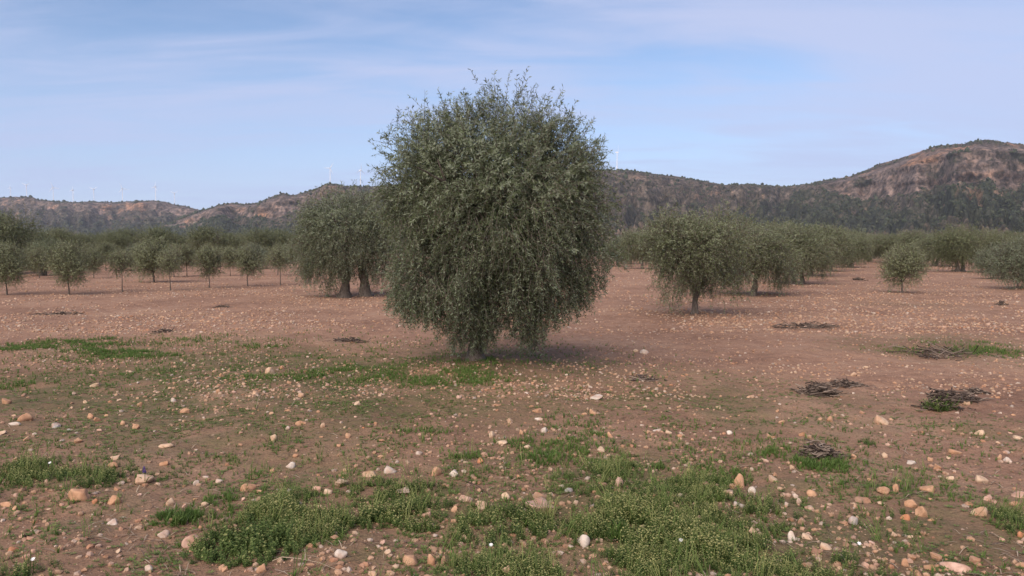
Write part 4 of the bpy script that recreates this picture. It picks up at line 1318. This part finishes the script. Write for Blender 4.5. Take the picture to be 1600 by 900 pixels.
MORE = [(346, 587, 11, 'orange', .8), (9, 629, 16, 'orange', .7), (140, 645, 14, 'orange', .7), (23, 664, 18, 'white', .5), (41, 655, 21, 'orange', .45), (269, 623, 13, 'white', .5), (291, 638, 19, 'orange', .45), (400, 615, 13, 'cream', .7),
        (469, 616, 14, 'cream', .6), (470, 663, 18, 'orange', .45), (426, 685, 12, 'cream', .85), (453, 720, 17, 'white', .5), (449, 670, 10, 'white', .6), (406, 765, 13, 'orange', .8), (533, 755, 22, 'cream', .5), (511, 767, 15, 'cream', .7),
        (495, 762, 16, 'pink', .7), (342, 744, 15, 'white', .4), (307, 748, 9, 'white', .7), (177, 730, 17, 'orange', .7), (181, 719, 16, 'cream', .5), (258, 723, 17, 'orange', .5), (262, 697, 26, 'cream', .3), (212, 665, 13, 'orange', .75),
        (191, 659, 11, 'orange', .7), (151, 652, 14, 'orange', .6), (22, 857, 18, 'red', .5), (352, 887, 11, 'orange', .8), (535, 872, 22, 'white', .6), (266, 780, 12, 'cream', .7), (71, 780, 16, 'brown', .5), (682, 741, 18, 'orange', .6), (726, 784, 24, 'pink', .4),
        (711, 798, 12, 'orange', .7), (646, 803, 11, 'orange', .8), (631, 769, 23, 'white', .35), (710, 742, 16, 'white', .5), (967, 762, 14, 'pink', .7), (889, 770, 14, 'grey', .8), (953, 781, 16, 'grey', .45), (695, 877, 12, 'brown', .9), (508, 826, 18, 'cream', .55),
        (582, 897, 16, 'cream', .5), (573, 885, 11, 'brown', .8), (926, 642, 16, 'orange', .6), (913, 646, 10, 'orange', .6), (851, 672, 13, 'white', .75), (842, 655, 14, 'white', .5), (822, 698, 15, 'cream', .55), (784, 694, 20, 'cream', .35), (769, 682, 11, 'cream', .7),
        (757, 711, 13, 'pink', .7), (814, 678, 8, 'orange', 1.2), (559, 634, 14, 'cream', .6), (1028, 672, 16, 'white', .45), (1044, 676, 12, 'cream', .6), (951, 680, 11, 'orange', .8), (938, 703, 20, 'cream', .3), (797, 659, 8, 'cream', .9), (840, 640, 16, 'orange', .5), (545, 682, 10, 'orange', .8),
        (994, 547, 10, 'cream', .5), (1206, 749, 16, 'cream', .65), (1381, 771, 22, 'orange', .5), (1424, 792, 21, 'orange', .45), (1512, 792, 16, 'orange', .6), (1543, 776, 20, 'pink', .65), (1583, 786, 18, 'orange', .65), (1175, 834, 13, 'cream', .8), (1454, 891, 18, 'orange', .7),
        (1521, 881, 17, 'brown', .6), (1414, 889, 11, 'orange', 1.1), (1348, 784, 24, 'brown', .35), (1423, 718, 15, 'white', .55), (1465, 729, 13, 'orange', .8), (1484, 744, 14, 'cream', .6), (1490, 702, 24, 'orange', .4), (1530, 677, 15, 'cream', .55), (1591, 685, 16, 'cream', .5), (1573, 715, 14, 'white', .6),
        (1561, 712, 10, 'orange', 1.0), (1382, 709, 12, 'cream', .7), (1333, 715, 9, 'orange', 1.0), (1101, 763, 16, 'brown', .6), (1254, 818, 14, 'brown', .65), (1248, 781, 9, 'white', .8), (1228, 789, 9, 'white', .8), (1296, 656, 14, 'orange', .6), (1254, 679, 12, 'orange', .7), (1264, 683, 9, 'cream', .7),
        (1222, 661, 11, 'orange', .7), (1201, 680, 9, 'cream', .8), (1208, 684, 9, 'orange', .7), (1139, 675, 11, 'white', .5), (1123, 633, 9, 'cream', .7), (1173, 617, 15, 'cream', .5), (1237, 733, 9, 'cream', .9), (1396, 840, 11, 'cream', .8), (1422, 842, 10, 'cream', .7), (1334, 581, 11, 'cream', .8), (1352, 572, 9, 'cream', .6), (1274, 869, 18, 'brown', .5)]
for a in HAND:
    stone(*a)
n_hand = len(stones)
for a in MORE:
    stone(*a)
names = ['orange', 'cream', 'white', 'pink', 'grey', 'red', 'brown']
probs = [.38, .24, .10, .14, .03, .04, .07]
tries = 0
while len(stones) < 300 and tries < 20000:
    tries += 1
    py = 575 + 320 * rs.rand() ** 0.9; px = rs.rand() * 1590 + 5
    x, y = gp(px, py)
    if np.hypot(x - MAIN[0], y - MAIN[1]) < 0.5:
        continue
    A1 = np.array([[s[1], s[2], s[3] * F / 5] for s in stones])
    if (np.hypot((A1[:, 0] - px), (A1[:, 1] - py) * 1.6) < 17).any():
        continue
    wv = float(cover(WEED, np.array([x]), np.array([y]))[0])
    if rs.rand() < wv * .9:
        continue
    if rs.rand() > 0.15 + 1.2 * float(sstep(.40, .62, fbm(np.array([x * 1.1]), np.array([y * 0.8]), 0, 3, 140))[0]):
        continue
    if rs.rand() < 0.5 and 1040 < px < 1330 and py > 600:
        continue
    wp = (6.5 + 6.5 * rs.rand() ** 2) * (0.75 + (py - 575) / 520)
    stone(px, py, wp, names[rs.choice(7, p=probs)], [.35, .5, .65, .8][rs.randint(4)])

# labels of the remaining stones: by look and by the landmark they lie next to
LMK = [(127, 772, 'the big rounded orange stone'), (224, 748, 'the purple flower'), (422, 581, 'the cream angular stone in the grass strip'), (842, 793, 'the largest pink boulder'),
       (1375, 655, 'the big rounded cream stone'), (1150, 760, 'the tight group of stones'), (1492, 887, 'the large bottom right slab'), (1280, 712, 'the low twig bundle'), (1281, 612, 'the dark twig heap'),
       (400, 830, 'the dark weed clump'), (933, 620, 'the flat white slab'), (595, 737, 'the touching pair of slabs'), (1450, 763, 'the wide orange stone'), (89, 664, 'the bluish grey stone'), (745, 570, "the largest olive's trunk"), (657, 872, 'the upright orange stone'), (1240, 840, 'the upright white shard'), (391, 757, 'the broken orange stone')]
groups = {}
for s in stones[n_hand:]:
    o, px, py, wd, colour, shp = s
    d = [math.hypot(px - l[0], (py - l[1]) * 1.7) for l in LMK]
    l = LMK[int(np.argmin(d))]
    dx, dy = px - l[0], (py - l[1]) * 1.7
    rel = ('right of' if dx > 0 else 'left of') if abs(dx) > abs(dy) else ('in front of' if dy > 0 else 'behind')
    size = 'small' if wd < 0.07 else ('medium' if wd < 0.11 else 'large')
    groups.setdefault((size, shp, colour, rel, l[2]), []).append((min(d), o))
for (size, shp, colour, rel, lm), mem in groups.items():
    mem.sort(key=lambda a: a[0])
    for q, (_, o) in enumerate(mem):
        nth = '' if len(mem) == 1 else (['nearest ', 'second nearest ', 'third nearest ', 'fourth nearest ', 'fifth nearest ', 'sixth nearest ', 'seventh nearest ', 'eighth nearest ', 'ninth nearest '] + [w_ + ' nearest ' for w_ in ORD[9:]])[q]
        o['label'] = f'{nth}{size} {shp} {colour} stone {rel} {lm}'.replace('the cream angular stone in the grass strip', 'the cream grass strip stone')

# uncounted pebbles
Vp, Fp = ico(1)
pt = []
for q in range(6):
    V = Vp.copy()
    for _ in range(5):
        nn = unit(rs.normal(0, 1, 3)); ex = np.clip(V @ nn - 0.5 - .35 * rs.rand(), 0, None); V = V - ex[:, None] * nn
    V = V * (0.9 + 0.25 * rs.rand(len(V), 1)) * np.array([1, .8, .6]); pt.append((V, Fp))
palette = np.array([COL[k] for k in names]); palette = palette * 0.6 + np.array([0.42, 0.30, 0.22]) * 0.4
parts, cols = [], []
for (n, y0, y1, s0, s1, pw) in ((14000, 2.7, 9, .006, .030, 2.3), (16000, 8, 18, .010, .034, 1.9), (48000, 14, 60, .013, .052, 2.3), (6000, 50, 110, .04, .09, 1.3)):
    y = y0 * np.exp(rs.rand(n) * math.log(y1 / y0)); x = (rs.rand(n) * 2 - 1) * (y * .80 + .6)
    ps = fbm(x * .35, y * .35, 0, 4, 88, .6)
    k = rs.rand(n) < sstep(.32, .62, ps) * 0.9 + 0.1
    k &= np.hypot(x - MAIN[0], y - MAIN[1]) > 0.25
    k &= rs.rand(n) > 0.75 * cover([patch(1020, 515, 1750, 600, 1.0), patch(930, 560, 1330, 640, .6)], x, y)
    x, y = x[k], y[k]; n = len(x)
    sz = s0 + (s1 - s0) * rs.rand(n) ** pw
    ci = palette[rs.choice(7, n, p=[.36, .24, .12, .16, .03, .03, .06])] * (0.6 + .4 * rs.rand(n, 1))
    kk = rs.randint(0, 6, n)
    for q in range(6):
        s_ = kk == q; m_ = int(s_.sum())
        Vv, Ff, inst = scatter(pt[q], np.stack([x[s_], y[s_], terrain(x[s_], y[s_]) + sz[s_] * .12], -1), rs.rand(m_) * 6.28, sz[s_], rs.normal(0, .15, (m_, 2)))
        parts.append((Vv, Ff)); cols.append(ci[s_][inst])
Vm, Fm = merge(parts)
o = link('pebbles', mesh_np('pebbles', Vm, Fm, [M['pebble']], False, {'albedo': np.concatenate(cols)}))
tag(o, 'countless small pale and orange pebbles strewn over the field', 'pebbles', kind='stuff')

# ------------------------------------------------------------------ heaps of pruned twigs


def brush(px, py, wpx, hm, nt, label, seed, green_share=0.0, name='twig_heap'):
    r = R(seed)
    x, y = gp(px, py)
    wd = wpx / F * y
    paths, rads = [], []
    for q in range(nt):
        c = np.array([r.normal(0, wd * .22), r.normal(0, wd * .17), 0])
        fall = math.exp(-(c[0] / (wd * .3)) ** 2)
        c[2] = hm * r.rand() * fall
        a = r.rand() * 6.28 if r.rand() < .6 else r.normal(0, .4)
        ln = wd * (0.08 + .38 * r.rand() ** 2)
        d = np.array([math.cos(a), math.sin(a), r.normal(0, .25)]) * ln
        p = np.stack([c - d * .5, c + r.normal(0, ln * .07, 3), c + d * .5])
        p[:, 2] = np.maximum(p[:, 2], 0.004)
        paths.append(p); rads.append(np.array([1, .8, .4]) * (0.0025 + .0045 * r.rand()) * (1 + y * .04))
    V, Fq = tubes(paths, rads, 4)
    tn = np.repeat(r.rand(nt), 12)
    o = link(name, mesh_np(name, V, Fq, [M['twig']], False, {'tint': tn}), loc=(x, y, tz(x, y)))
    tag(o, label, 'twig heap', 'heaps of pruned twigs')
    return o


brush(1281, 614, 66, .13, 420, 'dark round heap of pruned twigs on the bare soil at right', 1)
brush(1325, 601, 56, .06, 200, 'thin flat spread of twigs behind and right of the dark round heap', 2)
brush(1468, 640, 54, .20, 380, 'tallest twig heap with green weed growing through it, far right', 3)
brush(1498, 627, 80, .08, 260, 'flat twigs trailing right of the tallest heap', 4)
brush(1526, 611, 40, .05, 130, 'small twig scatter at the right behind the tallest heap', 5)
brush(1281, 716, 66, .10, 330, 'dense twig bundle lying on a bright grass tuft, right foreground', 6)
brush(258, 519, 40, .06, 90, 'dark twig heap behind the bright grass strip, left', 7)
brush(545, 534, 64, .04, 90, 'twig scatter on the soil just left of the largest tree', 8)
brush(1262, 511, 100, .05, 110, 'long low line of twigs on the soil beneath the right row', 9)
brush(348, 481, 26, .07, 60, 'small dark heap before the two-trunked olive, on its left', 10)
brush(95, 492, 60, .04, 60, 'low twig spread on the stony soil at the far left', 11)
brush(1565, 478, 18, .16, 90, 'small dark lump of twigs far right on open soil', 12)
brush(1480, 554, 150, .05, 130, 'broad thin twig spread among the sparse grass at right', 13)
brush(1340, 438, 22, .14, 90, 'tiny dark twig lump between the right row and the lone bushy olive', 14)
brush(1010, 590, 80, .03, 70, 'thin twig scatter on the soil right of the largest trunk', 15)

# ------------------------------------------------------------------ single plants


def weed_clump(px, py, wpx, hm, n, label, seed, mat='weed', bladed=False, name='weed_clump', cat='weed clump'):
    r = R(seed)
    x, y = gp(px, py)
    wd = wpx / F * y / 2
    q = np.sqrt(r.rand(n)) * wd; a = r.rand(n) * 6.28
    q = q * (0.7 + 0.6 * fbm(np.cos(a) * 2 + seed, np.sin(a) * 2, 0, 2, 5)); X, Y = np.cos(a) * q, np.sin(a) * q * .8
    sc = hm * (1 - 0.55 * (q / wd) ** 2) * (.7 + .5 * r.rand(n))
    T = tuft if bladed else weed
    Vv, Ff, inst = scatter(T, np.stack([X, Y, 0 * X - .005], -1), r.rand(n) * 6.28, sc, np.stack([X, Y], -1) / wd * .45 + r.normal(0, .22, (n, 2)))
    tb = np.zeros(len(T[0])) if bladed else weed_t * .55
    tn = np.clip(np.tile(tb, n) + 0.6 * r.rand(n)[inst], 0, .9)
    o = link(name, mesh_np(name, Vv, Ff, [M[mat]], False, {'tint': tn}), loc=(x, y, tz(x, y)))
    tag(o, label, cat, 'weed clumps and grass tufts')
    return o


weed_clump(400, 852, 210, .10, 330, 'tall dark green weed clump in the lower left foreground', 1)
weed_clump(278, 812, 85, .065, 130, 'small bright grass tuft left of the tall dark weed clump', 2, 'grass', True, 'grass_tuft', 'grass tuft')
weed_clump(850, 720, 90, .065, 110, 'bright grass tuft on reddish soil right of centre', 3, 'grass', True, 'grass_tuft', 'grass tuft')
weed_clump(1275, 730, 100, .06, 140, 'bright grass tuft under the dense twig bundle', 4, 'grass', True, 'grass_tuft', 'grass tuft')
weed_clump(1468, 642, 46, .13, 26, 'green weed growing through the tallest twig heap', 5)
weed_clump(1355, 692, 26, .05, 30, 'tiny dark green weed left of the big rounded cream stone, nearer', 6)
weed_clump(965, 840, 60, .09, 40, 'light grass tuft beside the pale flattish stone in the weeds', 7, 'grass', True, 'grass_tuft', 'grass tuft')

# purple flower on a thin stem
x, y = gp(226, 757)
e = bpy.data.objects.new('purple_flower', None); C.collection.objects.link(e); e.location = (x, y, tz(x, y))
p = np.array([(0, 0, 0), (.003, 0, .05), (.004, .002, .10)])
V, Fq = tubes([p, np.array([(0, 0, .005), (.03, 0, .05), (.05, .01, .06)]), np.array([(0, 0, .005), (-.03, .01, .045), (-.045, .01, .05)])], [np.array([.0025, .002, .002]), np.array([.003, .003, .0005]), np.array([.003, .003, .0005])], 5)
link('stem', mesh_np('stem', V, Fq, [M['weed']], True, {'tint': np.full(len(V), .2)}), e)
vb, fb = ico(1)
r5 = R(3); parts = []
for k in range(26):
    a = k * 2.4; hh = k / 26
    parts.append((vb * .005 * (1 - .45 * hh) + np.array([math.cos(a) * .010 * (1 - .6 * hh), math.sin(a) * .010 * (1 - .6 * hh), .085 + .045 * hh]), fb))
V, Fq = merge(parts)
link('flower_head', mesh_np('flower_head', V, Fq, [M['purple']], True, {'tint': r5.rand(len(V))}), e)
tag(e, 'single purple flower spike on a thin stem before the broad cream stone', 'flower')

# white daisies


def daisy(px, py, label, hgt=.07):
    x, y = gp(px, py)
    e = bpy.data.objects.new('white_flower', None); C.collection.objects.link(e); e.location = (x, y, tz(x, y))
    V, Fq = tubes([np.array([(0, 0, 0), (.004, 0, hgt * .5), (.004, -.004, hgt)])], [np.array([.002, .0016, .0014])], 5)
    link('stem', mesh_np('stem', V, Fq, [M['weed']], True, {'tint': np.full(len(V), .2)}), e)
    tv = []
    for k in range(8):
        a = k * PI / 4; d = np.array([math.cos(a), math.sin(a) * .8, .35 + .5 * math.sin(a)]) * .013; s_ = np.array([-math.sin(a), math.cos(a), 0]) * .0045
        b = np.array([.004, -.004, hgt])
        tv += [b, b + d * .6 - s_, b + d, b + d * .6 + s_]
    link('petals', mesh_np('petals', np.array(tv), np.arange(32).reshape(-1, 4), [M['petal']], False, {'tint': np.full(32, .5)}), e)
    tag(e, label, 'flower', 'small white flowers')


for a in [(52, 897, 'white flower in the bottom left corner grass'), (1340, 876, 'white flower on bare soil in the right foreground'), (1062, 868, 'white flower in the weeds, right one of the two near the bottom'), (766, 868, 'white flower in the central weeds near the bottom'), (78, 742, 'white flower in the left grass behind the big rounded orange stone')]:
    daisy(*a)

# dry stalks and loose sticks


def stick(pts, rad, label, tint, name='dry_stalk', cat='dry stalk'):
    x, y = gp(pts[0][0], pts[0][1])
    P = []
    for (px, py, h) in pts:
        a, b = gp(px, py)
        P.append((a - x, b - y, tz(a, b) - tz(x, y) + h))
    P = np.array(P); t = np.linspace(0, 1, len(P)); tt2 = np.linspace(0, 1, 4 * len(P))
    P = np.stack([np.interp(tt2, t, P[:, k]) for k in range(3)], -1)
    V, Fq = tubes([P], [np.linspace(rad, rad * .4, len(P))], 5)
    o = link(name, mesh_np(name, V, Fq, [M['straw']], True, {'tint': np.full(len(V), tint)}), loc=(x, y, tz(x, y)))
    tag(o, label, cat, 'dry stalks and sticks')


stick([(426, 882, .01), (440, 888, .05), (470, 892, .05), (500, 895, .03), (530, 899, .01)], .0028, 'long pale bent stalk on dark soil at the bottom, left of centre', .95)
stick([(728, 755, .01), (745, 768, .03), (768, 782, .01)], .005, 'dark stick lying on bare soil near the centre', .05, 'fallen_stick', 'stick')
stick([(400, 640, .01), (405, 632, .06), (412, 625, .08)], .0035, 'pale dry stalk standing below the cream angular stone', .9)
stick([(890, 645, .01), (894, 652, .02), (900, 660, .01)], .004, 'pale stick left of the flat white slab', .85, 'fallen_stick', 'stick')
stick([(455, 640, .01), (462, 632, .05), (480, 630, .03)], .003, 'pale bent stalk right of the standing dry stalk', .9)

# ------------------------------------------------------------------ air
HZ = 0.000045
v, f = box(-6100, 6100, -6100, 6100, -12, 520)
m, n, l, out = newmat('thin_haze')
pv = n.new('ShaderNodeVolumePrincipled')
pv.inputs['Color'].default_value = (0.80, 0.86, 1.0, 1)
pv.inputs['Density'].default_value = HZ
pv.inputs['Anisotropy'].default_value = 0.0
l.new(pv.outputs[0], out.inputs['Volume'])
o = link('haze', mesh_np('haze', v, f, [m]))
tag(o, 'thin bluish evening haze over the plain and the hills', 'haze', kind='stuff')
